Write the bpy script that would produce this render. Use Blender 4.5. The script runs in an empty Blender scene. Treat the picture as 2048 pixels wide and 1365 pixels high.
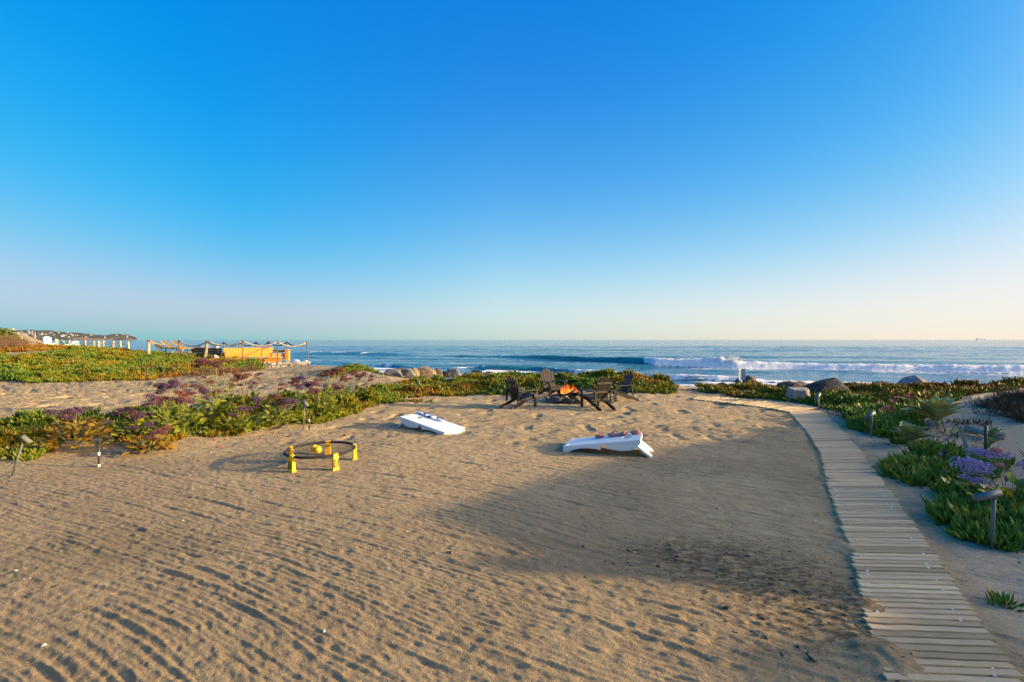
import bpy, bmesh, math, random
import numpy as np
from mathutils import Vector, Matrix, Euler

SC = bpy.context.scene
COL = SC.collection
PI = math.pi
R = math.radians

# ------------------------------------------------------------------ camera, sky, sun, exposure
EYE = 1.74            # camera height over the sand
FPX = 910.0           # focal length in pixels of the 2048 px wide photograph
HOR = 679.5           # horizon row
SUN_AZ = 6.0          # degrees behind the +X axis
SUN_EL = 11.0
EXPO = 1.3
DENOISE = True

cam_d = bpy.data.cameras.new('camera'); cam = bpy.data.objects.new('camera', cam_d); COL.objects.link(cam)
cam_d.sensor_width = 36.0
cam_d.lens = 36.0 * FPX / 2048.0
cam_d.clip_start = 0.05; cam_d.clip_end = 120000.0
cam.location = (0, 0, EYE)
cam.rotation_euler = (R(90) - math.atan(3.0 / FPX), 0, 0)
SC.camera = cam

world = bpy.data.worlds.new('World'); SC.world = world; world.use_nodes = True
wt = world.node_tree; wt.nodes.clear()
w_out = wt.nodes.new('ShaderNodeOutputWorld'); w_bg = wt.nodes.new('ShaderNodeBackground')
w_sky = wt.nodes.new('ShaderNodeTexSky'); w_sky.sky_type = 'NISHITA'; w_sky.sun_disc = False
w_sky.sun_elevation = R(SUN_EL); w_sky.sun_rotation = R(90 + SUN_AZ)
w_sky.altitude = 1500; w_sky.air_density = 1.0; w_sky.dust_density = 1.0; w_sky.ozone_density = 5.0
SKY_STRENGTH = 0.1
def _wm(op, a, b=None, c=None):
    m = wt.nodes.new('ShaderNodeVectorMath'); m.operation = op
    for i, v in enumerate((a, b, c)):
        if v is None: continue
        if isinstance(v, bpy.types.NodeSocket): wt.links.new(v, m.inputs[i])
        else: m.inputs[i].default_value = v
    return m.outputs['Value'] if op == 'DOT_PRODUCT' else m.outputs[0]
def _ws(op, a, b=0.0, clamp=False):
    m = wt.nodes.new('ShaderNodeMath'); m.operation = op; m.use_clamp = clamp
    for i, v in enumerate((a, b)):
        if isinstance(v, bpy.types.NodeSocket): wt.links.new(v, m.inputs[i])
        else: m.inputs[i].default_value = v
    return m.outputs[0]
def _mixc(f, a, b):
    m = wt.nodes.new('ShaderNodeMix'); m.data_type = 'RGBA'
    for sk, v in ((m.inputs[0], f), (m.inputs[6], a), (m.inputs[7], b)):
        if isinstance(v, bpy.types.NodeSocket): wt.links.new(v, sk)
        elif isinstance(v, float): sk.default_value = v
        else: sk.default_value = (*v, 1)
    return m.outputs[2]
# film-like response of the sky colours, (1 - exp(-a x)) ^ p, a warm glow added round the sun to fill the shade, then the aerosol layer low over the sea
_x = _wm('MULTIPLY', w_sky.outputs[0], (-1.605, -.2775, -.4525))
_sep = wt.nodes.new('ShaderNodeSeparateXYZ'); wt.links.new(_x, _sep.inputs[0])
_comb = wt.nodes.new('ShaderNodeCombineXYZ')
for _i, _p in enumerate((8.22, .854, .447)):
    wt.links.new(_ws('POWER', _ws('SUBTRACT', 1.0, _ws('EXPONENT', _sep.outputs[_i]), True), _p), _comb.inputs[_i])
_tc = wt.nodes.new('ShaderNodeTexCoord')
_dz = wt.nodes.new('ShaderNodeSeparateXYZ'); wt.links.new(_tc.outputs['Generated'], _dz.inputs[0])
_tw = _wm('DOT_PRODUCT', _tc.outputs['Generated'], (math.cos(R(SUN_AZ)), -math.sin(R(SUN_AZ)), 0))
_sd = (math.cos(R(SUN_EL)) * math.cos(R(SUN_AZ)), -math.cos(R(SUN_EL)) * math.sin(R(SUN_AZ)), math.sin(R(SUN_EL)))
_aur = _ws('EXPONENT', _ws('MULTIPLY', _ws('SUBTRACT', 1.0, _wm('DOT_PRODUCT', _tc.outputs['Generated'], _sd)), -18.0))  # falloff of the added fill glow round the sun
_fill_glowc = wt.nodes.new('ShaderNodeVectorMath'); _fill_glowc.operation = 'SCALE'; _fill_glowc.inputs[0].default_value = (24.0, 18.6, 11.5); wt.links.new(_aur, _fill_glowc.inputs['Scale'])
_glow = _wm('ADD', _comb.outputs[0], _fill_glowc.outputs[0])
_ez = _ws('MAXIMUM', _dz.outputs[2], 0.0)
_veil = _ws('MULTIPLY', _ws('ADD', _ws('MULTIPLY', _tw, 2.231), 1.297, True), _ws('EXPONENT', _ws('MULTIPLY', _ez, -7.62)))
_veiled = _mixc(_veil, _glow, (.742, 1.043, 1.032))
_haze = _mixc(_ws('ADD', _ws('MULTIPLY', _tw, .697), .564, True), (.199, .538, .578), (.968, .833, .686))
_band = _ws('EXPONENT', _ws('MULTIPLY', _ez, -10.66))
_skyc = _mixc(_band, _veiled, _haze)
wt.links.new(_wm('MULTIPLY', _skyc, (1 / (SKY_STRENGTH * 2 ** EXPO),) * 3), w_bg.inputs[0])
w_bg.inputs[1].default_value = SKY_STRENGTH
wt.links.new(w_bg.outputs[0], w_out.inputs[0])

sun_d = bpy.data.lights.new('sun', 'SUN'); sun = bpy.data.objects.new('sun', sun_d); COL.objects.link(sun)
sun_d.energy = 4.3; sun_d.angle = R(0.5); sun_d.color = (1.0, 0.73, 0.37)
TO_SUN = Vector((math.cos(R(SUN_EL)) * math.cos(R(SUN_AZ)), -math.cos(R(SUN_EL)) * math.sin(R(SUN_AZ)), math.sin(R(SUN_EL))))
sun.rotation_euler = TO_SUN.to_track_quat('Z', 'Y').to_euler()

SC.view_settings.view_transform = 'Standard'; SC.view_settings.look = 'None'
SC.view_settings.gamma = 1.0; SC.view_settings.use_curve_mapping = False
SC.view_settings.exposure = EXPO
SC.render.engine = 'CYCLES'
SC.cycles.max_bounces = 6; SC.cycles.diffuse_bounces = 3; SC.cycles.glossy_bounces = 3
SC.cycles.transmission_bounces = 3; SC.cycles.transparent_max_bounces = 12
SC.cycles.use_denoising = DENOISE; SC.cycles.denoising_prefilter = 'NONE'

# ------------------------------------------------------------------ helpers
def tag(o, label=None, cat=None, group=None, kind=None):
    if label: o['label'] = label
    if cat: o['category'] = cat
    if group: o['group'] = group
    if kind: o['kind'] = kind
    return o

def empty(name, loc=(0, 0, 0), rz=0.0, label=None, cat=None, group=None):
    o = bpy.data.objects.new(name, None); o.empty_display_size = 0.1
    COL.objects.link(o); o.location = loc; o.rotation_euler = (0, 0, rz)
    return tag(o, label, cat, group)

def link(name, me, parent=None, mat=None, loc=None, rot=None, scale=None):
    o = bpy.data.objects.new(name, me); COL.objects.link(o)
    if mat is not None and not me.materials: me.materials.append(mat)
    if parent: o.parent = parent
    if loc is not None: o.location = loc
    if rot is not None: o.rotation_euler = rot
    if scale is not None: o.scale = scale
    return o

class MB:
    """collects vertices and faces of one mesh"""
    def __init__(s): s.v = []; s.f = []; s.sm = []
    def add(s, vs, fs, M=None, smooth=False):
        b = len(s.v)
        s.v += [tuple(M @ Vector(p)) if M is not None else tuple(p) for p in vs]
        s.f += [tuple(b + i for i in f) for f in fs]; s.sm += [smooth] * len(fs)
        return s
    def box(s, c, d, M=None, bev=0.0):
        x, y, z = d[0] / 2, d[1] / 2, d[2] / 2
        T = Matrix.Translation(c) if M is None else M @ Matrix.Translation(c)
        if bev <= 0:
            vs = [(-x, -y, -z), (x, -y, -z), (x, y, -z), (-x, y, -z), (-x, -y, z), (x, -y, z), (x, y, z), (-x, y, z)]
            fs = [(0, 3, 2, 1), (4, 5, 6, 7), (0, 1, 5, 4), (1, 2, 6, 5), (2, 3, 7, 6), (3, 0, 4, 7)]
            return s.add(vs, fs, T)
        b = min(bev, x * .9, y * .9, z * .9)
        vs = [(-x, -y, -z), (x, -y, -z), (x, y, -z), (-x, y, -z), (-x, -y, z - b), (x, -y, z - b), (x, y, z - b), (-x, y, z - b),
              (-x + b, -y + b, z), (x - b, -y + b, z), (x - b, y - b, z), (-x + b, y - b, z)]
        fs = [(0, 3, 2, 1), (8, 9, 10, 11), (0, 1, 5, 4), (1, 2, 6, 5), (2, 3, 7, 6), (3, 0, 4, 7), (4, 5, 9, 8), (5, 6, 10, 9), (6, 7, 11, 10), (7, 4, 8, 11)]
        return s.add(vs, fs, T)
    def tube(s, path, rad, n=8, cap=True, smooth=True, M=None):
        P = [Vector(p) for p in path]; rr = rad if isinstance(rad, (list, tuple)) else [rad] * len(P)
        vs = []; fs = []
        t0 = (P[1] - P[0]).normalized()
        up = Vector((0, 0, 1)) if abs(t0.z) < .9 else Vector((1, 0, 0))
        a = t0.cross(up).normalized()
        for i, p in enumerate(P):
            t = (P[min(i + 1, len(P) - 1)] - P[max(i - 1, 0)]).normalized()
            a = (a - t * a.dot(t)).normalized(); b = t.cross(a)
            for k in range(n):
                w = 2 * PI * k / n
                vs.append(p + (a * math.cos(w) + b * math.sin(w)) * rr[i])
        for i in range(len(P) - 1):
            for k in range(n):
                fs.append((i * n + k, i * n + (k + 1) % n, (i + 1) * n + (k + 1) % n, (i + 1) * n + k))
        s.add(vs, fs, M, smooth)
        if cap:
            b0 = len(s.v) - len(vs)
            s.f.append(tuple(b0 + k for k in reversed(range(n)))); s.sm.append(False)
            s.f.append(tuple(b0 + (len(P) - 1) * n + k for k in range(n))); s.sm.append(False)
        return s
    def prism(s, prof, y0, y1, M=None, smooth=False):
        """profile in the x-z plane, pushed from y0 to y1"""
        n = len(prof)
        vs = [(p[0], y0, p[1]) for p in prof] + [(p[0], y1, p[1]) for p in prof]
        fs = [tuple(range(n)), tuple(reversed(range(n, 2 * n)))] + [(i, i + n, (i + 1) % n + n, (i + 1) % n) for i in range(n)]
        return s.add(vs, fs, M, smooth)
    def mesh(s, name, mat=None):
        me = bpy.data.meshes.new(name); me.from_pydata(s.v, [], s.f)
        me.polygons.foreach_set('use_smooth', s.sm)
        if mat is not None: me.materials.append(mat)
        me.update(); return me
    def build(s, name, mat, parent=None, loc=None, rot=None):
        me = s.mesh(name, mat)
        bm = bmesh.new(); bm.from_mesh(me); bmesh.ops.recalc_face_normals(bm, faces=bm.faces); bm.to_mesh(me); bm.free()
        return link(name, me, parent, None, loc, rot)

def copy_tree(o, parent=None):
    c = o.copy(); COL.objects.link(c)
    if parent: c.parent = parent
    for ch in list(o.children): copy_tree(ch, c)
    return c

# ------------------------------------------------------------------ vectorised noise
def vnoise(x, y, seed=0):
    x = np.asarray(x, dtype=np.float64); y = np.asarray(y, dtype=np.float64)
    xi = np.floor(x).astype(np.int64); yi = np.floor(y).astype(np.int64)
    xf = x - xi; yf = y - yi
    u = xf * xf * (3 - 2 * xf); v = yf * yf * (3 - 2 * yf)
    def h(a, b):
        n = (a * 374761393 + b * 668265263 + seed * 974711) & 0xffffffff
        n = ((n ^ (n >> 13)) * 1274126177) & 0xffffffff
        n = ((n ^ (n >> 16)) * 2246822519) & 0xffffffff
        return ((n ^ (n >> 15)) & 0xffff) / 65535.0
    return (h(xi, yi) * (1 - u) + h(xi + 1, yi) * u) * (1 - v) + (h(xi, yi + 1) * (1 - u) + h(xi + 1, yi + 1) * u) * v

def fbm(x, y, seed=0, octs=4, gain=.5):
    s = 0; a = 1.0; t = 0
    for i in range(octs):
        s = s + a * (vnoise(x * 2 ** i + 17.3 * i, y * 2 ** i - 9.1 * i, seed + i) - .5); t += a; a *= gain
    return s / t * 2

def sstep(a, b, x):
    t = np.clip((x - a) / (b - a), 0, 1); return t * t * (3 - 2 * t)

# ------------------------------------------------------------------ terrain: profiles (distance, height) along rays, smoothed
def rowz(py, Y): return EYE - Y * (py - HOR) / FPX
_C = {  # column px : list of (py or None, Y[, z])
    -600: [(None, 6.3, 0), (None, 7.5, .08), (None, 17, 0.1), (None, 24, .9), (None, 32, 1.7), (None, 42, 2.9), (None, 60, 3.2), (None, 90, 3.0)],
    0: [(None, 6.0, 0), (None, 7.6, .09), (None, 9.5, .03), (None, 14, .0), (770, 17.5), (745, 20), (720, 24), (705, 27), (693, 31), (676, 35), (664, 39), (658, 44), (None, 55, 2.0), (None, 70, 1.0), (None, 90, -3.8)],
    60: [(None, 6.2, 0), (None, 7.6, .09), (None, 9.5, .03), (None, 14, .0), (770, 17.5), (742, 20.5), (717, 24.5), (704, 27), (698, 31), (683, 36), (669, 43), (669, 47), (None, 56, 1.6), (None, 65, -1), (None, 80, -3.8)],
    110: [(None, 6.4, 0), (None, 7.8, .08), (None, 9.5, .03), (None, 14, .0), (770, 17.5), (740, 21), (715, 25), (702, 28), (698, 33), (693, 37), (695, 42), (None, 55, -1), (None, 70, -3.8)],
    200: [(None, 6.5, 0), (None, 8.0, .08), (None, 9.8, .03), (None, 14, .0), (768, 18), (740, 21), (715, 25), (703, 28), (702, 32), (704, 37), (None, 48, -1), (None, 62, -3.8)],
    300: [(None, 6.8, 0), (None, 8.3, .08), (None, 10, .03), (None, 15, .0), (760, 20), (735, 23), (713, 28), (710, 31), (711, 37), (None, 46, -2), (None, 58, -3.8)],
    420: [(None, 7.6, 0), (None, 9.2, .08), (None, 11, .03), (None, 16, .0), (752, 21.5), (732, 25), (717, 28.5), (718, 33), (None, 36, .3), (None, 44, -2), (None, 54, -3.8)],
    500: [(None, 8.2, 0), (None, 9.8, .08), (None, 11.5, .03), (None, 18, .0), (745, 23), (736, 25), (725, 27), (721, 29), (721, 34), (None, 42, -2), (None, 52, -3.8)],
    560: [(None, 9, 0), (None, 10.4, .07), (None, 12, .03), (762, 19), (748, 23), (737, 25.6), (732, 27.5), (725, 30), (None, 33, .3), (None, 40, -2.3), (None, 50, -3.8)],
    640: [(None, 9.8, 0), (None, 11.2, .07), (None, 12.5, .04), (770, 17.5), (751, 21), (732, 25), (727, 27), (None, 30, 0), (None, 36, -2.2), (None, 44, -3.8)],
    720: [(None, 10.5, 0), (None, 12, .07), (None, 13.2, .06), (768, 17), (748, 20), (731, 22.3), (729, 23), (None, 26, .1), (None, 31, -2.0), (None, 40, -3.8)],
    780: [(None, 11.5, 0.02), (790, 13.5), (770, 17), (752, 19.5), (751, 20.5), (None, 22, .0), (None, 26, -1), (None, 34, -3.8)],
    850: [(None, 12, 0.0), (800, 13), (780, 15.5), (767, 18), (764, 19.5), (None, 22, -.2), (None, 26, -1.4), (None, 34, -3.8)],
    1000: [(None, 12.5, 0.0), (797, 13.5), (785, 14.5), (768, 16.5), (757, 18.5), (None, 20, .1), (None, 24, -1.2), (None, 32, -3.8)],
    1120: [(None, 12.9, 0.0), (786, 15), (768, 16.5), (757, 18.2), (None, 19.5, .1), (None, 23.5, -1.2), (None, 31, -3.8)],
    1200: [(None, 13.0, 0.0), (790, 14.2), (768, 15.7), (749, 17.2), (None, 18.5, .25), (None, 22.5, -1.2), (None, 30, -3.8)],
    1280: [(None, 13.2, 0.0), (790, 14.2), (768, 15.6), (750, 16.8), (None, 18, .2), (None, 22, -1.2), (None, 30, -3.8)],
    1345: [(None, 14.3, 0.0), (777, 15.7), (769, 16.6), (None, 18, -.1), (None, 22, -1.4), (None, 29, -3.8)],
    1390: [(None, 14, 0.0), (779, 16.0), (773, 18), (None, 19, -.2), (None, 22, -1.6), (None, 28, -3.8)],
    1500: [(None, 12, 0.0), (None, 13.2, 0.02), (786, 14.5), (776, 16), (774, 17), (None, 18.2, -.1), (None, 21, -1.4), (None, 28, -3.8)],
    1640: [(None, 10.5, 0.02), (808, 12), (790, 13.5), (783, 15), (None, 16.5, 0), (None, 20, -1.4), (None, 27, -3.8)],
    1800: [(None, 6, 0.01), (852, 9), (814, 11), (791, 12.5), (780, 13.7), (None, 15.2, .15), (None, 19, -1.4), (None, 26, -3.8)],
    1900: [(None, 5, 0.0), (903, 7), (853, 8.5), (805, 11), (781, 12.5), (None, 14, .3), (None, 18, -1.4), (None, 25, -3.8)],
    2000: [(None, 3.5, 0), (1000, 4.95), (903, 7), (862, 8), (824, 9.5), (794, 11), (776, 12), (None, 13.4, .4), (None, 17.5, -1.4), (None, 24, -3.8)],
    2200: [(None, 3.5, .02), (None, 5, .08), (None, 7, .2), (None, 8.5, .35), (None, 11, .6), (None, 12.3, .5), (None, 13.5, .3), (None, 17.5, -1.4), (None, 24, -3.8)],
    3000: [(None, 3.5, .0), (None, 6, .1), (None, 8.5, .3), (None, 11, .45), (None, 13, .3), (None, 17.5, -1.4), (None, 24, -3.8)],
}
_pxs = np.array(sorted(_C)); _LY = np.linspace(math.log(.8), math.log(95), 360); _Ys = np.exp(_LY)
_rows = []
for p in _pxs:
    pts = [(0.0, 0.0), (2.5, 0.0)] + [(c[1], c[2] if c[0] is None else rowz(c[0], c[1])) for c in _C[p]]
    _rows.append(np.interp(_Ys, [a for a, b in pts], [b for a, b in pts]))
_rows = np.array(_rows)
_PX = np.arange(-600, 3001, 12.0)
_G = np.array([np.interp(_PX, _pxs, _rows[:, k]) for k in range(len(_Ys))]).T      # [px, Y]
def _blur(a, s, ax):
    k = np.exp(-.5 * (np.arange(-3 * s, 3 * s + 1) / s) ** 2); k /= k.sum(); n = len(k) // 2
    pad = [(0, 0), (0, 0)]; pad[ax] = (n, n); b = np.pad(a, pad, mode='edge')
    return np.apply_along_axis(lambda m: np.convolve(m, k, 'valid'), ax, b)
_G = _blur(_blur(_G, 2, 0), 3, 1)

def H(X, Y):
    """smooth ground height"""
    X = np.asarray(X, dtype=np.float64); Y = np.asarray(Y, dtype=np.float64)
    Yc = np.maximum(Y, .81)
    px = np.clip(1024 + FPX * X / Yc, -599, 2999)
    fi = (px + 600) / 12.0; i = np.clip(np.floor(fi).astype(int), 0, len(_PX) - 2); fx = fi - i
    fj = np.clip((np.log(Yc) - _LY[0]) / (_LY[1] - _LY[0]), 0, len(_LY) - 1.001); j = np.floor(fj).astype(int); fy = fj - j
    return (_G[i, j] * (1 - fx) + _G[i + 1, j] * fx) * (1 - fy) + (_G[i, j + 1] * (1 - fx) + _G[i + 1, j + 1] * fx) * fy

BW_Y = [1.98, 2.28, 2.78, 3.79, 5.09, 7.03, 8.54, 10.9]
BW_L = [1.70, 1.875, 2.17, 2.81, 3.56, 4.76, 5.52, 6.60]
BW_R = [2.36, 2.56, 2.87, 3.47, 4.27, 5.42, 6.15, 7.35]
def relief(X, Y):
    """rake ridges, footprints, clods"""
    near = sstep(11.5, 8.0, Y) * sstep(-8.5, -7, X - 0 * Y)
    a = R(29)
    wx = fbm(X * .35, Y * .35, 3, 3); wy = fbm(X * 1.6, Y * 1.6, 5, 2)
    v = X * math.sin(a) + Y * math.cos(a) + .17 * wx + .010 * wy + .012 * (X - 1) ** 2
    w = X * math.cos(a) - Y * math.sin(a)
    # windrows between rake passes
    k = v / .37; kc = np.floor(k + .5); d = (k - kc) * .37
    jit = (vnoise(kc * 3.7, w * .45, 11) - .5) * .16
    m = sstep(.28, .6, vnoise(w * .38 + kc * 5.1, kc * 2.3, 7))
    dd = d - jit * .6 + .007 * fbm(X * 5, Y * 5, 13, 2)
    z = near * m * (.0095 * np.exp(-np.abs(dd / .022) ** 1.05) - .003 * np.exp(-((dd + .04) / .028) ** 2)) * (.7 + .45 * vnoise(w * .9, kc, 9))
    # finer broken ridges
    for q, (sp, amp, wd, sk) in enumerate(((.150, .0085, .014, .05), (.095, .0062, .010, -.04))):
        k2 = (v + sk * w) / sp; kc2 = np.floor(k2 + .5); d2 = (k2 - kc2) * sp + (vnoise(kc2 * 1.9, w * .7, 21 + q) - .5) * sp * .5
        m2 = sstep(.36, .7, vnoise(w * .42 + kc2 * 3.3, kc2 * 1.7, 27 + q)) * (.5 + .8 * vnoise(w * 2.2, kc2 * 7.7, 29 + q))
        z = z + near * m2 * amp * (np.exp(-np.abs(d2 / wd) ** 1.05) - .45 * np.exp(-((d2 + wd * 2.3) / (wd * 1.7)) ** 2))
    # tine marks
    corner = sstep(-1.0, -1.7, X) * sstep(3.5, 2.8, Y) * sstep(.25, .4, vnoise(X * 1.2, Y * 1.2, 37))
    mt = np.clip(sstep(.60, .74, vnoise(w * .8 + 31, v * 1.7, 33)) * .7 + corner, 0, 1)
    t = .5 + .5 * np.cos(2 * PI * v / .060 + .9 * fbm(X * 2.2, Y * 2.2, 39, 3))
    z = z + near * mt * (.0078 * t ** 1.8 - .0024) * (.8 + .35 * vnoise(w * 1.6, v * 5, 41))
    mf = sstep(.30, .60, vnoise(w * .5 + 7, v * 2.1, 43))
    z = z + near * mf * .0019 * np.cos(2 * PI * v / .044 + 2.2 * fbm(X * 3, Y * 3, 45, 2)) * (.4 + 1.1 * vnoise(w * 5, v * 9, 47))
    # lumps, grains of crust
    z = z + near * ((.007 * fbm(w * .45, v * 1.5, 50, 3)) + .004 * fbm(w * 1.7, v * 4.2, 51, 3) + .0044 * fbm(w * 5.5, v * 16, 53, 3) + .0062 * fbm(w * 15, v * 34, 55, 2))
    clod = sstep(.3, 1.0, X) * sstep(3.2, 2.7, Y) * .8 + sstep(.60, .8, vnoise(X * 1.7, Y * 1.7, 57)) * .5
    z = z + near * clod * .013 * np.maximum(fbm(w * 9, v * 26, 59, 3), 0)
    # soft trampled sand further out
    soft = sstep(6.8, 8.6, Y) * sstep(26, 20, Y) * (1 + .9 * sstep(-4, -7, X))
    n1 = fbm(X * 2.1, Y * 2.6, 61, 3); n2 = vnoise(X * 3.4, Y * 3.4, 63)
    z = z + soft * (.024 * n1 - .030 * sstep(.68, .92, n2) + .016 * fbm(X * 3.0, Y * 7.5, 66, 3) + .009 * fbm(X * 10, Y * 14, 65, 3))
    far = sstep(14, 20, Y)
    z = z + far * .05 * fbm(X * .9, Y * .9, 67, 3)
    # flat bed under the boardwalk, with sand drifted over its left ends in places
    xl = np.interp(Y, BW_Y, BW_L); xr = np.interp(Y, BW_Y, BW_R)
    on = sstep(-.12, .02, X - xl) * sstep(.12, -.02, X - xr) * sstep(11.6, 11.0, Y) * sstep(1.5, 1.8, Y)
    z = z * (1 - .92 * on)
    for (yy, dx, rx, ry, hh) in ((2.47, .06, .17, .22, .040), (2.95, .03, .13, .10, .036), (3.72, .03, .10, .14, .034), (5.6, .02, .08, .12, .03)):
        z = z + hh * np.exp(-((X - np.interp(yy, BW_Y, BW_L) - dx) / rx) ** 2 - ((Y - yy) / ry) ** 2) * (.7 + .5 * vnoise(X * 22, Y * 22, 69))
    return z

def HT(X, Y): return H(X, Y) + relief(X, Y)

def ground(px, py, lift=0.0):
    """point of the smooth ground seen at a pixel of the photograph"""
    Ys = np.exp(np.linspace(math.log(1.6), math.log(80), 1500)); Xs = (px - 1024) / FPX * Ys
    g = H(Xs, Ys) + lift - (EYE - Ys * (py - HOR) / FPX)
    i = np.argmax(g > 0) if (g > 0).any() else len(Ys) - 1
    return Vector((Xs[i], Ys[i], float(H(Xs[i], Ys[i]))))

def at(px, py, Y):
    return Vector(((px - 1024) / FPX * Y, Y, EYE - (py - HOR) / FPX * Y))

def gz(x, y): return float(HT(np.array([x]), np.array([y]))[0])
# ------------------------------------------------------------------ materials
class NT:
    def __init__(s, name):
        s.m = bpy.data.materials.new(name); s.m.use_nodes = True; s.t = s.m.node_tree; s.t.nodes.clear()
        s.out = s.t.nodes.new('ShaderNodeOutputMaterial')
    def n(s, typ, **kw):
        nd = s.t.nodes.new(typ)
        for k, v in kw.items():
            if k.startswith('i_'):
                key = k[2:]; key = int(key) if key.isdigit() else key.replace('_', ' ')
                nd.inputs[key].default_value = v
            else: setattr(nd, k, v)
        return nd
    def l(s, a, b): s.t.links.new(a, b)
    def coord(s, kind='Object', scale=(1, 1, 1)):
        c = s.n('ShaderNodeTexCoord'); mp = s.n('ShaderNodeMapping'); mp.inputs['Scale'].default_value = scale
        s.l(c.outputs[kind], mp.inputs['Vector']); return mp.outputs[0]
    def pos(s, scale=(1, 1, 1)):
        c = s.n('ShaderNodeNewGeometry'); mp = s.n('ShaderNodeMapping'); mp.inputs['Scale'].default_value = scale
        s.l(c.outputs['Position'], mp.inputs['Vector']); return mp.outputs[0]
    def noise(s, vec, scale, detail=3, rough=.5, out='Fac'):
        nd = s.n('ShaderNodeTexNoise', i_Scale=scale, i_Detail=detail, i_Roughness=rough)
        if vec is not None: s.l(vec, nd.inputs['Vector'])
        return nd.outputs[out]
    def ramp(s, fac, stops, interp='LINEAR'):
        r = s.n('ShaderNodeValToRGB'); r.color_ramp.interpolation = interp; e = r.color_ramp.elements
        while len(e) < len(stops): e.new(.5)
        for i, (p, c) in enumerate(stops):
            e[i].position = p; e[i].color = (c, c, c, 1) if isinstance(c, (int, float)) else (*c, 1)
        if fac is not None: s.l(fac, r.inputs[0])
        return r.outputs[0]
    def mix(s, fac, a, b, mode='MIX'):
        m = s.n('ShaderNodeMix', data_type='RGBA', blend_type=mode)
        for sock, v in ((m.inputs[0], fac), (m.inputs[6], a), (m.inputs[7], b)):
            if hasattr(v, 'links') or isinstance(v, bpy.types.NodeSocket): s.l(v, sock)
            elif isinstance(v, (int, float)): sock.default_value = v if sock.type == 'VALUE' else (v, v, v, 1)
            else: sock.default_value = (*v, 1)
        return m.outputs[2]
    def math(s, op, a, b=0.0):
        m = s.n('ShaderNodeMath', operation=op)
        for sock, v in ((m.inputs[0], a), (m.inputs[1], b)):
            if isinstance(v, bpy.types.NodeSocket): s.l(v, sock)
            else: sock.default_value = v
        return m.outputs[0]
    def attr(s, name, typ='GEOMETRY', out='Fac'):
        a = s.n('ShaderNodeAttribute'); a.attribute_name = name; a.attribute_type = typ; return a.outputs[out]
    def bump(s, h, strength=.3, dist=.01, normal=None):
        b = s.n('ShaderNodeBump'); b.inputs['Strength'].default_value = strength; b.inputs['Distance'].default_value = dist
        s.l(h, b.inputs['Height'])
        if normal is not None: s.l(normal, b.inputs['Normal'])
        return b.outputs[0]
    def bsdf(s, color, rough=.7, normal=None, spec=.4, metal=0.0, **kw):
        p = s.n('ShaderNodeBsdfPrincipled')
        for key, v in (('Base Color', color), ('Roughness', rough), ('Metallic', metal), ('Specular IOR Level', spec)):
            if isinstance(v, bpy.types.NodeSocket): s.l(v, p.inputs[key])
            elif key == 'Base Color': p.inputs[key].default_value = (*v, 1)
            else: p.inputs[key].default_value = v
        for k, v in kw.items(): p.inputs[k.replace('_', ' ')].default_value = v
        if normal is not None: s.l(normal, p.inputs['Normal'])
        return p
    def done(s, sh): s.l(sh.outputs[0] if hasattr(sh, 'outputs') else sh, s.out.inputs[0]); return s.m

def flat_mat(name, c, rough=.6, var=.18, scale=9, spec=.4, metal=0, bump=.15, stretch=(1, 1, 1)):
    """simple material with colour mottling and a fine relief"""
    t = NT(name); v = t.coord('Object', stretch)
    n = t.noise(v, scale, 5, .6)
    lo = tuple(x * (1 - var) for x in c); hi = tuple(min(1, x * (1 + var)) for x in c)
    col = t.ramp(n, [(.3, lo), (.7, hi)])
    n2 = t.noise(v, scale * 9, 3)
    return t.done(t.bsdf(col, rough, t.bump(n2, bump, .004), spec, metal))

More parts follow.
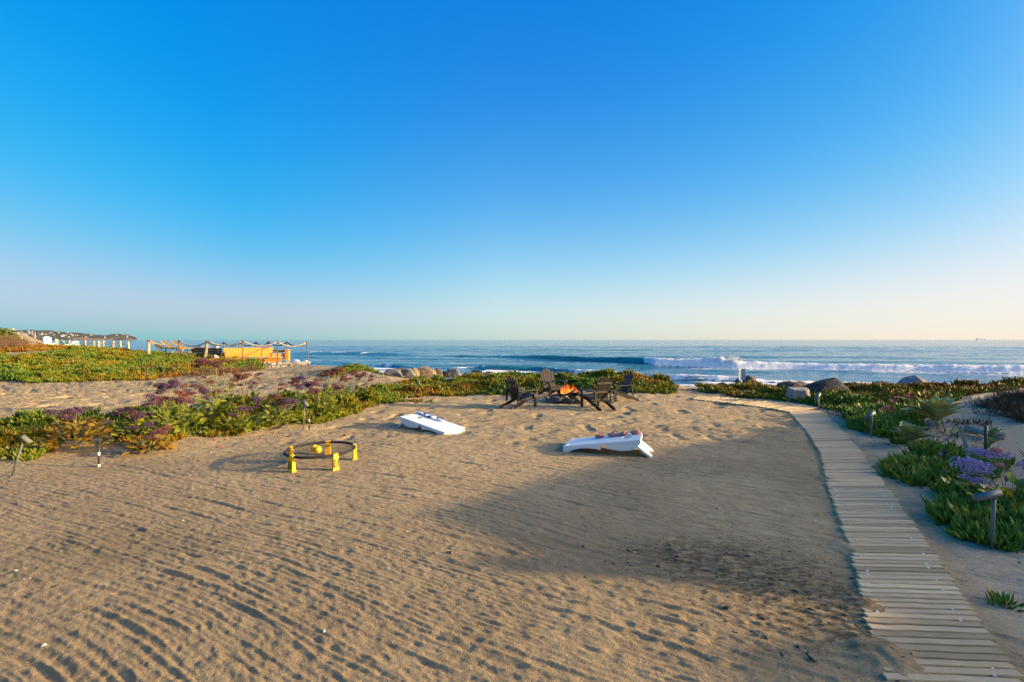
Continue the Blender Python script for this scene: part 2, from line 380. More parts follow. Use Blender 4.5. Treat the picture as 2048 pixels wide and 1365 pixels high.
def sand_material():
    t = NT('sand'); p = t.pos()
    big = t.noise(p, .55, 4, .55); mid = t.noise(p, 5.0, 4, .6); fine = t.noise(p, 70.0, 3, .75)
    base = t.ramp(big, [(.3, (.39, .28, .145)), (.7, (.48, .355, .19))])
    base = t.mix(t.ramp(mid, [(.35, 0.0), (.70, .55)]), base, (.29, .20, .105))
    base = t.mix(t.math('MULTIPLY', t.attr('dune'), .75), base, (.48, .375, .25))
    base = t.mix(t.math('MULTIPLY', t.attr('ridge_shade'), t.ramp(t.noise(p, 1.3, 5, .65), [(.25, .25), (.7, 1.0)])), base, (.20, .142, .080))  # shading of the near-left ridges, painted into the sand as a darker base
    grain = t.ramp(fine, [(.24, (.42, .40, .38)), (.44, (1, 1, 1)), (.60, (1, 1, 1)), (.78, (1.5, 1.46, 1.4))])
    base = t.mix(1.0, base, grain, 'MULTIPLY')
    # pale shell grit
    vo = t.n('ShaderNodeTexVoronoi', i_Scale=55.0); t.l(p, vo.inputs['Vector'])
    grit = t.math('LESS_THAN', vo.outputs['Distance'], .10)
    sel = t.n('ShaderNodeSeparateColor'); t.l(vo.outputs['Color'], sel.inputs[0])
    base = t.mix(t.math('MULTIPLY', grit, t.math('GREATER_THAN', sel.outputs[0], .72)), base, (.78, .72, .62))
    base = t.mix(t.math('MULTIPLY', t.math('MULTIPLY', grit, 1.0), t.math('LESS_THAN', sel.outputs[0], .25)), base, (.10, .08, .065))
    # dark organic stain and kelp dust
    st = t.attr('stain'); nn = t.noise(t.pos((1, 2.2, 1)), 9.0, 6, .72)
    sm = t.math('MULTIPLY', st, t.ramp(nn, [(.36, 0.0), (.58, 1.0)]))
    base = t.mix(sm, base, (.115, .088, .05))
    h = t.math('ADD', t.math('MULTIPLY', t.noise(p, 60, 3, .7), .6), t.math('MULTIPLY', t.noise(p, 210, 2, .6), .4))
    h = t.math('ADD', h, t.math('MULTIPLY', t.noise(t.pos((1.0, 2.6, 1)), 22, 3, .6), .9))
    return t.done(t.bsdf(base, .95, t.bump(h, .8, .016), .12))

def leaf_material(name, greens, tips, rough=.42, sub=.32):
    """ramp over the per-clump tint, tips coloured by the mesh attribute along"""
    t = NT(name)
    tint = t.attr('tint', 'INSTANCER'); along = t.attr('along'); lv = t.attr('leafvar')
    k = t.math('ADD', tint, t.math('MULTIPLY', t.math('SUBTRACT', lv, .5), .38))
    g = t.ramp(k, greens); tp = t.ramp(k, tips)
    col = t.mix(t.ramp(along, [(.35, 0.0), (1.0, 1.0)]), g, tp)
    p = t.bsdf(col, rough, None, .2)
    tr = t.n('ShaderNodeBsdfTranslucent'); t.l(col, tr.inputs[0])
    mx = t.n('ShaderNodeMixShader'); mx.inputs[0].default_value = sub
    t.l(p.outputs[0], mx.inputs[1]); t.l(tr.outputs[0], mx.inputs[2])
    return t.done(mx)

def wood_material(name, c0, c1, rough=.75, axis=(1.2, 14, 14), rnd=.35, scale=3.0):
    t = NT(name)
    oi = t.n('ShaderNodeObjectInfo')
    v = t.coord('Object', axis)
    ad = t.n('ShaderNodeVectorMath', operation='ADD'); sc = t.n('ShaderNodeVectorMath', operation='SCALE'); sc.inputs['Scale'].default_value = 37.0
    cb = t.n('ShaderNodeCombineXYZ'); t.l(oi.outputs['Random'], cb.inputs[0]); t.l(oi.outputs['Random'], cb.inputs[1])
    t.l(cb.outputs[0], sc.inputs[0]); t.l(v, ad.inputs[0]); t.l(sc.outputs[0], ad.inputs[1])
    n = t.noise(ad.outputs[0], scale, 6, .65)
    col = t.ramp(n, [(.32, c0), (.68, c1)])
    dk = t.ramp(oi.outputs['Random'], [(0, (1 - rnd, (1 - rnd) * .97, (1 - rnd) * .90)), (.33, (1 - rnd * .35, (1 - rnd * .35), (1 - rnd * .33))), (.66, (1 - rnd * .55, (1 - rnd * .60), (1 - rnd * .68))), (1, 1.0)])
    col = t.mix(1.0, col, dk, 'MULTIPLY')
    fine = t.noise(ad.outputs[0], scale * 6, 4, .6)
    col = t.mix(t.ramp(fine, [(.3, .35), (.5, 0.0)]), col, tuple(x * .45 for x in c0))
    return t.done(t.bsdf(col, rough, t.bump(fine, .35, .004), .25))

def rock_material(name, c0, c1, c2):
    t = NT(name); v = t.coord('Object')
    n = t.noise(v, 2.4, 8, .65); m = t.noise(v, 9.0, 6, .7)
    col = t.ramp(n, [(.3, c0), (.52, c1), (.72, c2)])
    col = t.mix(t.ramp(m, [(.34, .7), (.5, 0.0)]), col, tuple(x * .4 for x in c0))
    h = t.math('ADD', t.noise(v, 3.5, 8, .75), t.math('MULTIPLY', t.noise(v, 22, 4, .6), .3))
    return t.done(t.bsdf(col, .88, t.bump(h, 1.0, .16), .2))

def sea_material():
    t = NT('sea_water')
    foam = t.attr('foam'); green = t.attr('green'); calm = t.attr('calm')
    g = t.n('ShaderNodeNewGeometry')
    deep = t.mix(green, (.026, .12, .16), (.03, .22, .165))
    def nz(sx, sy, sc, d=3, r=.55): return t.noise(t.pos((sx, sy, 1)), sc, d, r)
    h = t.math('ADD', t.math('MULTIPLY', nz(.35, 1.0, .55, 4), 1.0), t.math('MULTIPLY', nz(.5, 1.0, 2.6, 3), .22))
    b1 = t.bump(h, 1.0, .42)
    h2 = nz(.04, .16, .5, 5, .6)
    b2 = t.bump(h2, 1.0, 1.6, b1)
    p = t.bsdf(deep, .07, b2, .5); p.inputs['IOR'].default_value = 1.333
    fn = t.noise(t.pos((.7, 1.6, 1.6)), 1.1, 6, .7)
    fm = t.math('ADD', t.math('MULTIPLY', foam, 1.9), t.math('SUBTRACT', fn, 1.05))
    fm = t.ramp(fm, [(.0, 0.0), (.28, 1.0)])
    fh = t.noise(t.pos((1, 1, 1)), 2.3, 6, .7)
    fb = t.bsdf(t.ramp(fh, [(.3, (.70, .71, .71)), (.65, (.88, .86, .82))]), .8, t.bump(fh, .8, .5), .1)
    mx = t.n('ShaderNodeMixShader'); t.l(fm, mx.inputs[0]); t.l(p.outputs[0], mx.inputs[1]); t.l(fb.outputs[0], mx.inputs[2])
    return t.done(mx)

M = {}
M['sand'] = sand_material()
M['sea'] = sea_material()
M['ice'] = leaf_material('ice_plant_leaf',
    [(.0, (.055, .125, .026)), (.35, (.095, .145, .014)), (.6, (.14, .145, .012)), (.8, (.21, .12, .012)), (1, (.19, .055, .016))],
    [(.0, (.11, .23, .045)), (.35, (.21, .28, .025)), (.6, (.30, .26, .018)), (.8, (.44, .20, .02)), (1, (.36, .085, .022))])
M['ice_shade_lift'] = leaf_material('ice_plant_leaf_shade_lift',  # fresh green leaf, lightened to make up for shade on the right patches
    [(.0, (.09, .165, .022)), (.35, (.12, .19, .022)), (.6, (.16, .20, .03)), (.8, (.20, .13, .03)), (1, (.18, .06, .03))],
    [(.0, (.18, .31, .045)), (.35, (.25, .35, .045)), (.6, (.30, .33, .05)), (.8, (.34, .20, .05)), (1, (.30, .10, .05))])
M['dry'] = leaf_material('dry_stem', [(0, (.075, .04, .022)), (1, (.15, .09, .05))], [(0, (.09, .05, .03)), (1, (.19, .12, .07))], .8, .05)
def plant_leaf(name, lo, hi, tip):
    t = NT(name); oi = t.n('ShaderNodeObjectInfo'); along = t.attr('along')
    c = t.ramp(oi.outputs['Random'], [(0, lo), (.75, hi), (1, tip)])
    c = t.mix(t.math('MULTIPLY', along, .35), c, tip)
    v = t.coord('Object'); n = t.noise(v, 18, 4)
    c = t.mix(t.ramp(n, [(.3, .4), (.6, 0.0)]), c, tuple(x * .5 for x in lo))
    p = t.bsdf(c, .45, None, .4); tr = t.n('ShaderNodeBsdfTranslucent'); t.l(c, tr.inputs[0])
    mx = t.n('ShaderNodeMixShader'); mx.inputs[0].default_value = .3
    t.l(p.outputs[0], mx.inputs[1]); t.l(tr.outputs[0], mx.inputs[2]); return t.done(mx)
M['stat'] = plant_leaf('sea_lavender_leaf', (.085, .155, .016), (.29, .33, .025), (.42, .35, .03))
M['stat_red'] = plant_leaf('sea_lavender_leaf_turning', (.16, .17, .02), (.36, .24, .03), (.40, .13, .03))
M['agave'] = plant_leaf('agave_leaf', (.24, .34, .15), (.33, .42, .18), (.50, .46, .15))
M['purple'] = flat_mat('purple_flower', (.070, .030, .078), .8, .5, 60)
M['mauve'] = flat_mat('mauve_flower', (.11, .032, .052), .8, .5, 60)
M['rust'] = flat_mat('rust_flower', (.155, .058, .034), .85, .5, 60)
M['violet'] = flat_mat('violet_flower', (.36, .26, .46), .8, .4, 60)
M['pink'] = flat_mat('pink_flower', (.52, .20, .20), .8, .4, 60)
M['stem'] = flat_mat('flower_stalk', (.22, .23, .09), .7, .3, 30)
M['plank'] = wood_material('weathered_plank', (.54, .39, .215), (.78, .61, .375), .85, (1.3, 26, 26), .50)
M['black_wood'] = wood_material('black_painted_wood', (.016, .014, .013), (.040, .034, .029), .55, (14, 14, 1.5), .3)
M['orange_wood'] = wood_material('varnished_wood', (.50, .19, .02), (.64, .27, .035), .5, (1.2, 10, 16), .15)
M['yellow_wood'] = wood_material('pale_yellow_wood', (.55, .36, .10), (.68, .47, .16), .6, (1.2, 10, 16), .12)
M['brown_wood'] = wood_material('brown_wood', (.17, .09, .04), (.27, .15, .065), .6, (1.2, 10, 16), .2)
M['post_wood'] = wood_material('pale_post_wood', (.45, .36, .22), (.60, .49, .32), .8, (12, 12, 1.5), .25)
M['grey_wood'] = wood_material('grey_driftwood', (.24, .20, .17), (.38, .33, .28), .85, (12, 12, 1.5), .2)
M['turq'] = wood_material('turquoise_paint', (.32, .62, .66), (.46, .74, .76), .55, (10, 10, 1.5), .12)
M['rust_metal'] = flat_mat('rusted_metal', (.16, .075, .045), .75, .4, 20)
M['steel'] = flat_mat('galvanised_metal', (.14, .15, .15), .55, .15, 25, .4, .35)
M['weather_steel'] = flat_mat('weathered_metal', (.13, .125, .11), .65, .25, 25, .3, .2)
M['black_plastic'] = flat_mat('black_plastic', (.03, .03, .032), .5, .2, 20)
M['rim'] = flat_mat('black_rim_plastic', (.016, .015, .014), .8, .2, 20)
M['white_plastic'] = flat_mat('white_plastic', (.72, .72, .70), .42, .03, 3, .5, 0, .05)
M['sign_backlit'] = flat_mat('backlit_sign_paint', (.40, .43, .47), .6, .08, 6)  # white panels greyed in colour to stand in for their backlit side
M['white_paint'] = flat_mat('white_paint', (.76, .76, .74), .5, .05, 6)
M['yellow'] = flat_mat('yellow_plastic', (.76, .42, .008), .5, .06, 8)
M['net'] = flat_mat('net_cord', (.035, .033, .032), .8, .2, 20)
M['bag_blue'] = flat_mat('navy_cloth', (.03, .042, .10), .9, .25, 40)
M['bag_pale'] = flat_mat('pale_blue_cloth', (.33, .40, .58), .9, .2, 40)
M['bag_red'] = flat_mat('faded_red_cloth', (.40, .15, .13), .9, .25, 40)
M['bag_pink'] = flat_mat('pale_pink_cloth', (.58, .36, .33), .9, .2, 40)
M['cloth_white'] = flat_mat('white_cloth', (.74, .73, .71), .85, .08, 5)
M['rope'] = flat_mat('pale_rope', (.52, .44, .30), .9, .25, 50, .2, 0, .5)
M['rope_dark'] = flat_mat('dark_rope', (.06, .05, .045), .9, .25, 50, .2, 0, .5)
M['rock_grey'] = rock_material('grey_rock', (.12, .115, .11), (.20, .19, .175), (.29, .27, .24))
M['rock_tan'] = rock_material('tan_rock', (.20, .14, .09), (.36, .25, .15), (.46, .34, .22))
M['rock_dark'] = rock_material('dark_rock', (.026, .027, .030), (.045, .045, .047), (.075, .072, .07))
M['rock_pale'] = rock_material('pale_rock', (.33, .29, .27), (.44, .39, .37), (.52, .48, .46))
M['rock_brown'] = rock_material('brown_rock', (.10, .07, .055), (.17, .12, .10), (.24, .18, .15))
M['wall_stone'] = rock_material('whitish_wall_stone', (.38, .34, .28), (.52, .47, .40), (.62, .57, .50))
M['char'] = flat_mat('charred_log', (.03, .024, .02), .9, .4, 14, .2, 0, .5)
M['ink'] = flat_mat('black_print', (.02, .02, .02), .6, .1, 20)

# ------------------------------------------------------------------ grid sheets
def grid_mesh(name, X, Y, Z, mat, attrs=None, smooth=True):
    nr, nc = X.shape
    co = np.stack([X, Y, Z], -1).reshape(-1, 3).astype(np.float32)
    idx = np.arange(nr * nc).reshape(nr, nc)
    q = np.stack([idx[:-1, :-1], idx[:-1, 1:], idx[1:, 1:], idx[1:, :-1]], -1).reshape(-1, 4).astype(np.int32)
    me = bpy.data.meshes.new(name)
    me.vertices.add(len(co)); me.vertices.foreach_set('co', co.ravel())
    me.loops.add(q.size); me.loops.foreach_set('vertex_index', q.ravel())
    me.polygons.add(len(q)); me.polygons.foreach_set('loop_start', np.arange(0, q.size, 4, dtype=np.int32))
    me.polygons.foreach_set('use_smooth', np.full(len(q), smooth))
    for k, a in (attrs or {}).items():
        at_ = me.attributes.new(k, 'FLOAT', 'POINT'); at_.data.foreach_set('value', a.astype(np.float32).ravel())
    me.update(calc_edges=True); me.validate()
    me.materials.append(mat)
    return me

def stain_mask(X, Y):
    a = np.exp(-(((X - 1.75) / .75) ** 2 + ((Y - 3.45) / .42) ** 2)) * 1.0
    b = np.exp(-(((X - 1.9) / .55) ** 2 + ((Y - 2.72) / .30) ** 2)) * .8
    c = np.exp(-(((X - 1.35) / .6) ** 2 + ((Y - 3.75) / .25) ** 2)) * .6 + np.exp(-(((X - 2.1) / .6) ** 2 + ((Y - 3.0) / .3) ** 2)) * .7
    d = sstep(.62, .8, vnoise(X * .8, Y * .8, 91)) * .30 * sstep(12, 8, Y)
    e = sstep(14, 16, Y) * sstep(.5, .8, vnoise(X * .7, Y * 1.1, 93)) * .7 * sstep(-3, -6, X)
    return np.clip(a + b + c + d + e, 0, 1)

# the beach itself: fine where the camera looks
ts = np.concatenate([np.linspace(-2.6, -1.25, 45, endpoint=False), np.linspace(-1.25, 1.25, 980), np.linspace(1.25, 2.6, 46)[1:]])
ys = np.concatenate([np.exp(np.linspace(math.log(1.7), math.log(15), 720, endpoint=False)), np.exp(np.linspace(math.log(15), math.log(92), 130))])
TT, YY = np.meshgrid(ts, ys); XX = TT * YY
ZZ = HT(XX, YY)
dune = sstep(-.05, .35, XX - np.interp(YY, BW_Y, BW_R)) * sstep(1, 2, XX)
beach = link('beach_sand', grid_mesh('beach_sand', XX, YY, ZZ, M['sand'], {'stain': stain_mask(XX, YY), 'dune': dune, 'ridge_shade': .62 * sstep(6.2, 3.0, YY + .25 * XX) * sstep(2.2, .6, XX)}))
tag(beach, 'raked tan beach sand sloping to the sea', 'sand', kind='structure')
gx = np.linspace(-130, 130, 131); gy = np.concatenate([np.linspace(-90, 0, 46, endpoint=False), np.linspace(0, 110, 111)])
GX, GY = np.meshgrid(gx, gy)
inside = (np.abs(GX) < 2.5 * GY) & (GY > 1.5) | ((GY > -1) & (GY < 5) & (np.abs(GX) < 7))
GZ = H(GX, GY) - np.where(inside, 1.2, .03) - np.where((GY > 12) & (np.abs(GX) < 2.75 * GY), .5, 0)
gnd = link('ground', grid_mesh('ground', GX, GY, GZ, M['sand'], {'stain': GX * 0, 'dune': GX * 0, 'ridge_shade': GX * 0}))
tag(gnd, 'sandy ground behind and beside the beach', 'ground', kind='structure')

# ------------------------------------------------------------------ sea
SEA = -3.26
def sea_fields(X, Y):
    Xa = np.array([-300, -120, -60, -13, 14.8, 27.6, 40, 54, 72, 100, 160, 300])
    c1 = np.interp(X, Xa, [330, 190, 158, 128, 108, 87, 79, 74, 65, 54, 30, -20]) + 1.2 * fbm(X * .06, Y * 0, 201, 3)
    a1 = np.interp(X, [-60, -30, -10, 5, 18, 27, 60, 90, 200], [0, .25, .5, .8, 1.1, 1.25, 1.08, .98, .9])
    d = Y - c1
    prof = np.where(d < 0, 0, np.where(d < 2.6, np.sin(np.clip(d / 2.6, 0, 1) * PI / 2) ** 1.2, np.exp(-((np.maximum(d, 2.6) - 2.6) / 4.2) ** 2)))
    brk = sstep(26.2, 28.2, X + 1.2 * fbm(X * .3, Y * .3, 203, 2))
    f1 = brk * sstep(-.5, .25, d) * sstep(5.6, 2.5, d - 1.5 * fbm(X * .25, Y * .1, 205, 3))
    lump = brk * prof * (.24 * fbm(X * .55, Y * .7, 207, 4) + (.13) * fbm(X * 2.0, Y * 2.0, 209, 2))
    z = a1 * prof + lump
    spl = np.exp(-((X - 37.5) / 1.6) ** 2) * np.exp(-((d - 2.6) / 1.0) ** 2)
    z = z + spl * 1.0 * (.4 + vnoise(X * 1.7, Y, 211)); f1 = np.maximum(f1, spl)
    green = (1 - brk) * sstep(.1, .7, prof) * sstep(-25, 8, X) * sstep(3.6, 2.4, d)
    # shore break
    c2 = np.interp(X, [-200, -60, -30, -19, -5.5, 3, 14.6, 22.5, 32, 52, 120], [190, 118, 90, 77, 76, 72, 60, 55, 51.5, 46, 30]) + .8 * fbm(X * .12, Y * 0, 213, 3)
    a2 = .45 * sstep(.25, .6, vnoise(X * .09, X * 0, 215)) + .18
    d2 = Y - c2
    p2 = np.where(d2 < 0, 0, np.where(d2 < 1.3, np.sin(np.clip(d2 / 1.3, 0, 1) * PI / 2), np.exp(-((np.maximum(d2, 1.3) - 1.3) / 2.6) ** 2)))
    gap = sstep(-7, -3, X) * sstep(9, 5, X)
    f2 = (.35 + .65 * sstep(.35, .65, vnoise(X * .5, Y * .7, 218))) * (1 - .75 * sstep(-20, -26, X)) * sstep(-.4, .2, d2) * sstep(3.2, 1.2, d2) * sstep(.28, .5, vnoise(X * .16, Y * .1, 217)) * (1 - gap)
    wash = (1 - .7 * sstep(-24, -30, X)) * sstep(0.5, -1, d2) * sstep(-16, -3, d2) * .62 * sstep(.3, .65, vnoise(X * .12, Y * .35, 219))
    z = z + a2 * p2 + f2 * .22 * fbm(X * 1.3, Y * 1.6, 221, 3)
    green = np.maximum(green, gap * p2 * .8)
    # wash in front of the main wave
    f3 = brk * sstep(.5, -1, d) * sstep(-14, -2, d) * .36 * sstep(.35, .7, vnoise(X * .1, Y * .3, 223))
    # second small row and outer swells
    c4 = np.interp(X, [-160, -75, -40, -10], [205, 158, 148, 140]); d4 = Y - c4
    p4 = np.exp(-(d4 / 3) ** 2) * sstep(-110, -95, X) * sstep(-30, -50, X)
    z = z + .6 * p4; f4 = p4 * sstep(.5, .8, vnoise(X * .35, Y * .5, 225)) * .75
    f5 = sstep(.4, .7, vnoise(X * .2, Y * .3, 226)) * np.exp(-((Y - 262) / 2.5) ** 2) * sstep(-235, -222, X) * sstep(-195, -208, X) * .75
    f6 = sstep(.80, .9, vnoise(X * .05, Y * .25, 227)) * sstep(150, 100, Y) * .25
    foam = np.clip(np.maximum.reduce([f1, f2, wash, f3, f4, f5, f6]), 0, 1)
    fade = sstep(420, 300, Y)
    u = Y + .16 * X + 5 * fbm(X * .02, Y * .02, 229, 2)
    sw = .16 * np.sin(u * 2 * PI / 23) + .10 * np.sin(u * 2 * PI / 13.1 + 1.3) + .22 * fbm(X * .06, Y * .22, 231, 4)
    sw = sw + .07 * fbm(X * .35, Y * .9, 233, 3)
    return SEA + fade * (z + sw * sstep(40, 90, Y)), foam, green

sts = np.linspace(-2.3, 2.3, 860)
sys_ = np.exp(np.linspace(math.log(20), math.log(420), 420))
ST, SY = np.meshgrid(sts, sys_); SX = ST * SY
SZ, SF, SG = sea_fields(SX, SY)
sea = link('sea', grid_mesh('sea', SX, SY, SZ, M['sea'], {'foam': SF, 'green': SG, 'calm': SF * 0}))
tag(sea, 'blue sea with rows of waves breaking toward the beach', 'sea', kind='structure')
oy = np.concatenate([[20, 100, 200, 300], np.exp(np.linspace(math.log(420), math.log(60000), 40))])
OT, OY = np.meshgrid(np.linspace(-7, 7, 60), oy); OX = OT * OY
OZ = np.where((np.abs(OT) < 2.29) & (OY < 419), SEA - 2.5, SEA)
ocean = link('ocean', grid_mesh('ocean', OX, OY, OZ, M['sea'], {'foam': OX * 0, 'green': OX * 0, 'calm': OX * 0 + 1}))
tag(ocean, 'open ocean reaching to the horizon', 'sea', kind='structure')
AVOID = [(8.7, 9.35, .42), (7.35, 8.35, .30)]
# ------------------------------------------------------------------ boulders
def rock(pos, size, mat, seed, label, group, sub=3, sink=.25, rz=0.0, planes=17):
    rnd = random.Random(seed); bm = bmesh.new(); bmesh.ops.create_icosphere(bm, subdivisions=sub, radius=1.0)
    cuts = []
    for k in range(planes):
        d = Vector((rnd.gauss(0, 1), rnd.gauss(0, 1), rnd.gauss(0, .8))).normalized(); cuts.append((d, rnd.uniform(.36, .74)))
    co = np.array([v.co[:] for v in bm.verts])
    for d, h in cuts:
        q = co @ np.array(d[:]); over = np.maximum(q - h, 0)[:, None]; co = co - over * np.array(d[:])[None] * .96
    co = co / np.abs(co).max(0)[None]
    n = fbm(co[:, 0] * 1.7 + co[:, 2] * 1.3 + seed, co[:, 1] * 1.7 - co[:, 2] * 1.1, seed, 3) * .16 + fbm(co[:, 0] * 6 + co[:, 2] * 4.3, co[:, 1] * 6 - co[:, 2] * 4 + seed, seed + 3, 2) * .045
    co = co * (1 + n)[:, None]
    for v, c in zip(bm.verts, co): v.co = Vector(c)
    me = bpy.data.meshes.new('boulder'); bm.to_mesh(me); bm.free()
    me.polygons.foreach_set('use_smooth', [True] * len(me.polygons)); me.set_sharp_from_angle(angle=R(17))
    o = link('boulder', me, None, mat, Vector(pos) + Vector((0, 0, size[2] * (1 - 2 * sink) * .8)), (rnd.uniform(-.15, .15), rnd.uniform(-.15, .15), rz), size)
    return tag(o, label, 'boulder', group)

def rock_at(px0, px1, pytop, pybase, Y, mat, seed, label, group, depth=.8, sink=.25, outline=None, **kw):
    """an angular boulder filling a stretch of the view at a given distance: hull of three outlines, then roughened"""
    rnd = random.Random(seed * 7 + 1); a, b = at(px0, pybase, Y), at(px1, pybase, Y); w = (b.x - a.x); h = (pybase - pytop) / FPX * Y
    c = (a + b) / 2; u = rnd.uniform
    ol = outline or [(0, -.25), (.0 + u(0, .05), .22 + u(0, .3)), (.12 + u(0, .2), .72 + u(0, .25)), (.38 + u(0, .3), 1.0), (.74 + u(0, .14), .70 + u(0, .25)), (.96, .2 + u(0, .3)), (1, -.25)]
    dep = w * depth * .6; bm = bmesh.new()
    for (oy, s, tz) in ((-.5, .88, .80), (.05, 1.0, 1.0), (.55, .75, .8)):
        for (x, z) in ol:
            bm.verts.new(((x - .5) * w * s + u(-.07, .07) * w, oy * dep + u(-.2, .2) * dep, z * h * tz * u(.86, 1.06)))
    bmesh.ops.convex_hull(bm, input=bm.verts); bmesh.ops.delete(bm, geom=[v for v in bm.verts if not v.link_faces], context='VERTS')
    bmesh.ops.bevel(bm, geom=bm.edges[:], offset=.02 * min(w, h) + .003, segments=1, affect='EDGES')
    bmesh.ops.triangulate(bm, faces=bm.faces); bmesh.ops.subdivide_edges(bm, edges=bm.edges[:], cuts=2, use_grid_fill=True)
    co = np.array([v.co[:] for v in bm.verts]); s = max(w, h)
    q = co / s * 3.2
    n = fbm(q[:, 0] + q[:, 1] * .7 + seed, q[:, 2] - q[:, 1] * .6, seed, 4) * .045 * s
    r = co - np.array([0, 0, h * .3]); r /= np.linalg.norm(r, axis=1)[:, None] + 1e-6
    co = co + r * n[:, None]
    for v, p in zip(bm.verts, co): v.co = Vector(p)
    me = bpy.data.meshes.new('boulder'); bm.to_mesh(me); bm.free()
    me.polygons.foreach_set('use_smooth', [True] * len(me.polygons)); me.set_sharp_from_angle(angle=R(13))
    o = link('boulder', me, None, mat, (c.x, Y, a.z))
    AVOID.append((c.x, Y - .05, w * .44))
    return tag(o, label, 'boulder', group)

G1 = 'boulders along the seaward edge of the sand'
for a in [
    (768, 806, 737, 752, 20.6, 'rock_grey', 1, 'grey flat boulder at the left end of the boulder row'),
    (784, 812, 735, 744, 22.0, 'rock_brown', 2, 'low dark boulder behind the left end of the row'),
    (800, 832, 737, 752, 21.2, 'rock_grey', 3, 'grey rounded boulder second from the left end of the row'),
    (816, 840, 734, 752, 21.6, 'rock_tan', 4, 'tan upright boulder leaning on the large pale brown one'),
    (830, 866, 733, 751, 22.0, 'rock_tan', 5, 'large pale brown boulder, the highest of the row'),
    (838, 874, 736, 757, 20.0, 'rock_tan', 6, 'orange tan faceted boulder at the front of the row'),
    (860, 886, 736, 755, 20.6, 'rock_brown', 7, 'brown wedge shaped boulder right of the orange tan one'),
    (892, 922, 736, 752, 21.5, 'rock_grey', 8, 'grey pointed boulder standing apart before the surf'),
    (884, 900, 742, 753, 20.8, 'rock_dark', 9, 'small dark pointed boulder beside the grey pointed one'),
    (942, 966, 740, 750, 22.0, 'rock_dark', 10, 'low black boulder showing over the ice plant'),
    (920, 950, 745, 753, 21.0, 'rock_brown', 11, 'flat brown boulder half hidden by the ice plant'),
    (966, 990, 743, 751, 21.6, 'rock_brown', 12, 'small brown boulder at the right end of the left row'),
]:
    rock_at(*a[:5], M[a[5]], a[6], a[7], G1)
for a in [
    (1350, 1366, 774, 786, 16.2, 'rock_tan', 20, 'tan stone at the corner of the ice plant mound', .2),
    (1362, 1378, 776, 786, 16.4, 'rock_tan', 21, 'small orange stone at the sandy gap to the sea', .2),
    (1412, 1436, 768, 777, 17.4, 'rock_brown', 22, 'low brown boulder at the left end of the right bank', .2),
    (1432, 1456, 765, 777, 17.6, 'rock_dark', 23, 'smooth dark rounded boulder left of the white sign', .2),
    (1466, 1518, 749, 782, 17.0, 'rock_brown', 24, 'brown boulder behind the white sign', .2),
    (1462, 1500, 779, 794, 14.6, 'rock_grey', 25, 'grey stone with pale flecks in the ice plant', .25),
    (1490, 1520, 781, 794, 14.4, 'rock_pale', 26, 'pale grey stone between two darker stones in the ice plant', .25),
    (1512, 1540, 783, 796, 14.2, 'rock_grey', 27, 'bluish grey stone at the foot of the ice plant bank', .25),
    (1552, 1622, 761, 786, 14.4, 'rock_brown', 28, 'flat brown boulder against the big black boulder', .2),
    (1590, 1696, 757, 800, 13.4, 'rock_dark', 29, 'big black boulder, the largest on the shore', .3),
    (1572, 1620, 770, 805, 12.6, 'rock_pale', 30, 'pale streaked slab leaning in the ice plant', .3),
    (1735, 1796, 759, 786, 14.1, 'rock_pale', 31, 'pale boulder right of the big black boulder', .25),
    (1796, 1868, 751, 790, 13.7, 'rock_pale', 32, 'pale pointed boulder behind the agave', .25),
    (1846, 1886, 763, 790, 14.2, 'rock_pale', 33, 'pale rounded boulder at the right end of the shore', .25),
    (1540, 1562, 771, 780, 16.0, 'rock_brown', 34, 'small dark stone among orange ice plant tips', .25),
]:
    rock_at(*a[:5], M[a[5]], a[6], a[7], 'boulders by the end of the boardwalk', sink=a[8],
            outline=[(0, -.2), (.02, .45), (.14, .60), (.36, .80), (.62, .97), (.76, 1.0), (.93, .55), (1, -.2)] if a[6] == 29 else ([(0, -.2), (.12, .5), (.28, .80), (.44, 1.0), (.56, .9), (.85, .45), (1, -.2)] if a[6] == 32 else None))

# ------------------------------------------------------------------ unseen house, added and shaped to cast the shadow over the sand
def build_shadow_house():
    az = R(SUN_AZ); D = 16.0; ax, ay = -.86, 4.52
    ex = Vector((math.sin(az), math.cos(az), 0)); ey = Vector((math.cos(az), -math.sin(az), 0))
    top = D * math.tan(R(SUN_EL))
    o = Vector((ax, ay, 0)) + ey * D
    root = empty('shadow_house', o, 0, 'unseen grey house shaped to cast the shadow over the sand', 'house')
    Mx = Matrix((ex, ey, Vector((0, 0, 1)))).transposed().to_4x4()
    prof = [(-4.2, -.40), (-1.75, -.43), (-1.45, -.62), (-1.2, -.62), (-.95, -.27), (0, 0), (1.46, -.25), (2.96, -.55), (4.32, -.95), (6.0, -1.4), (8.6, -2.2)]
    pts = [(p[0], top + p[1] - .12) for p in prof]
    w = MB(); w.prism([(8.6, -.3)] + [(-4.2, -.3)] + pts, 0.25, 8.0, Mx); w.build('wall', M['grey_wood'], root)
    r = MB()
    for (a, b) in zip(prof[:-1], prof[1:]):
        r.prism([(a[0], top + a[1] - .12), (b[0], top + b[1] - .12), (b[0], top + b[1]), (a[0], top + a[1])], -.02, 8.3, Mx)
    rf = r.build('shadow_house_roof', M['brown_wood'], root)
    ch = MB(); ch.box((-.90, 1.6, top - .22), (.24, .40, .74), Mx); ch.build('streak_caster', M['brown_wood'], rf)  # block added on the roof to throw a soft shadow streak
    for x in (-2.8, .4, 2.6):
        f = MB(); f.box((x, .22, 1.2), (1.0, .08, 1.0), Mx); fr = f.build('shadow_house_window', M['white_paint'], root)
        g = MB(); g.box((x, .17, 1.2), (.86, .03, .86), Mx); g.build('pane', M['ink'], fr)
build_shadow_house()

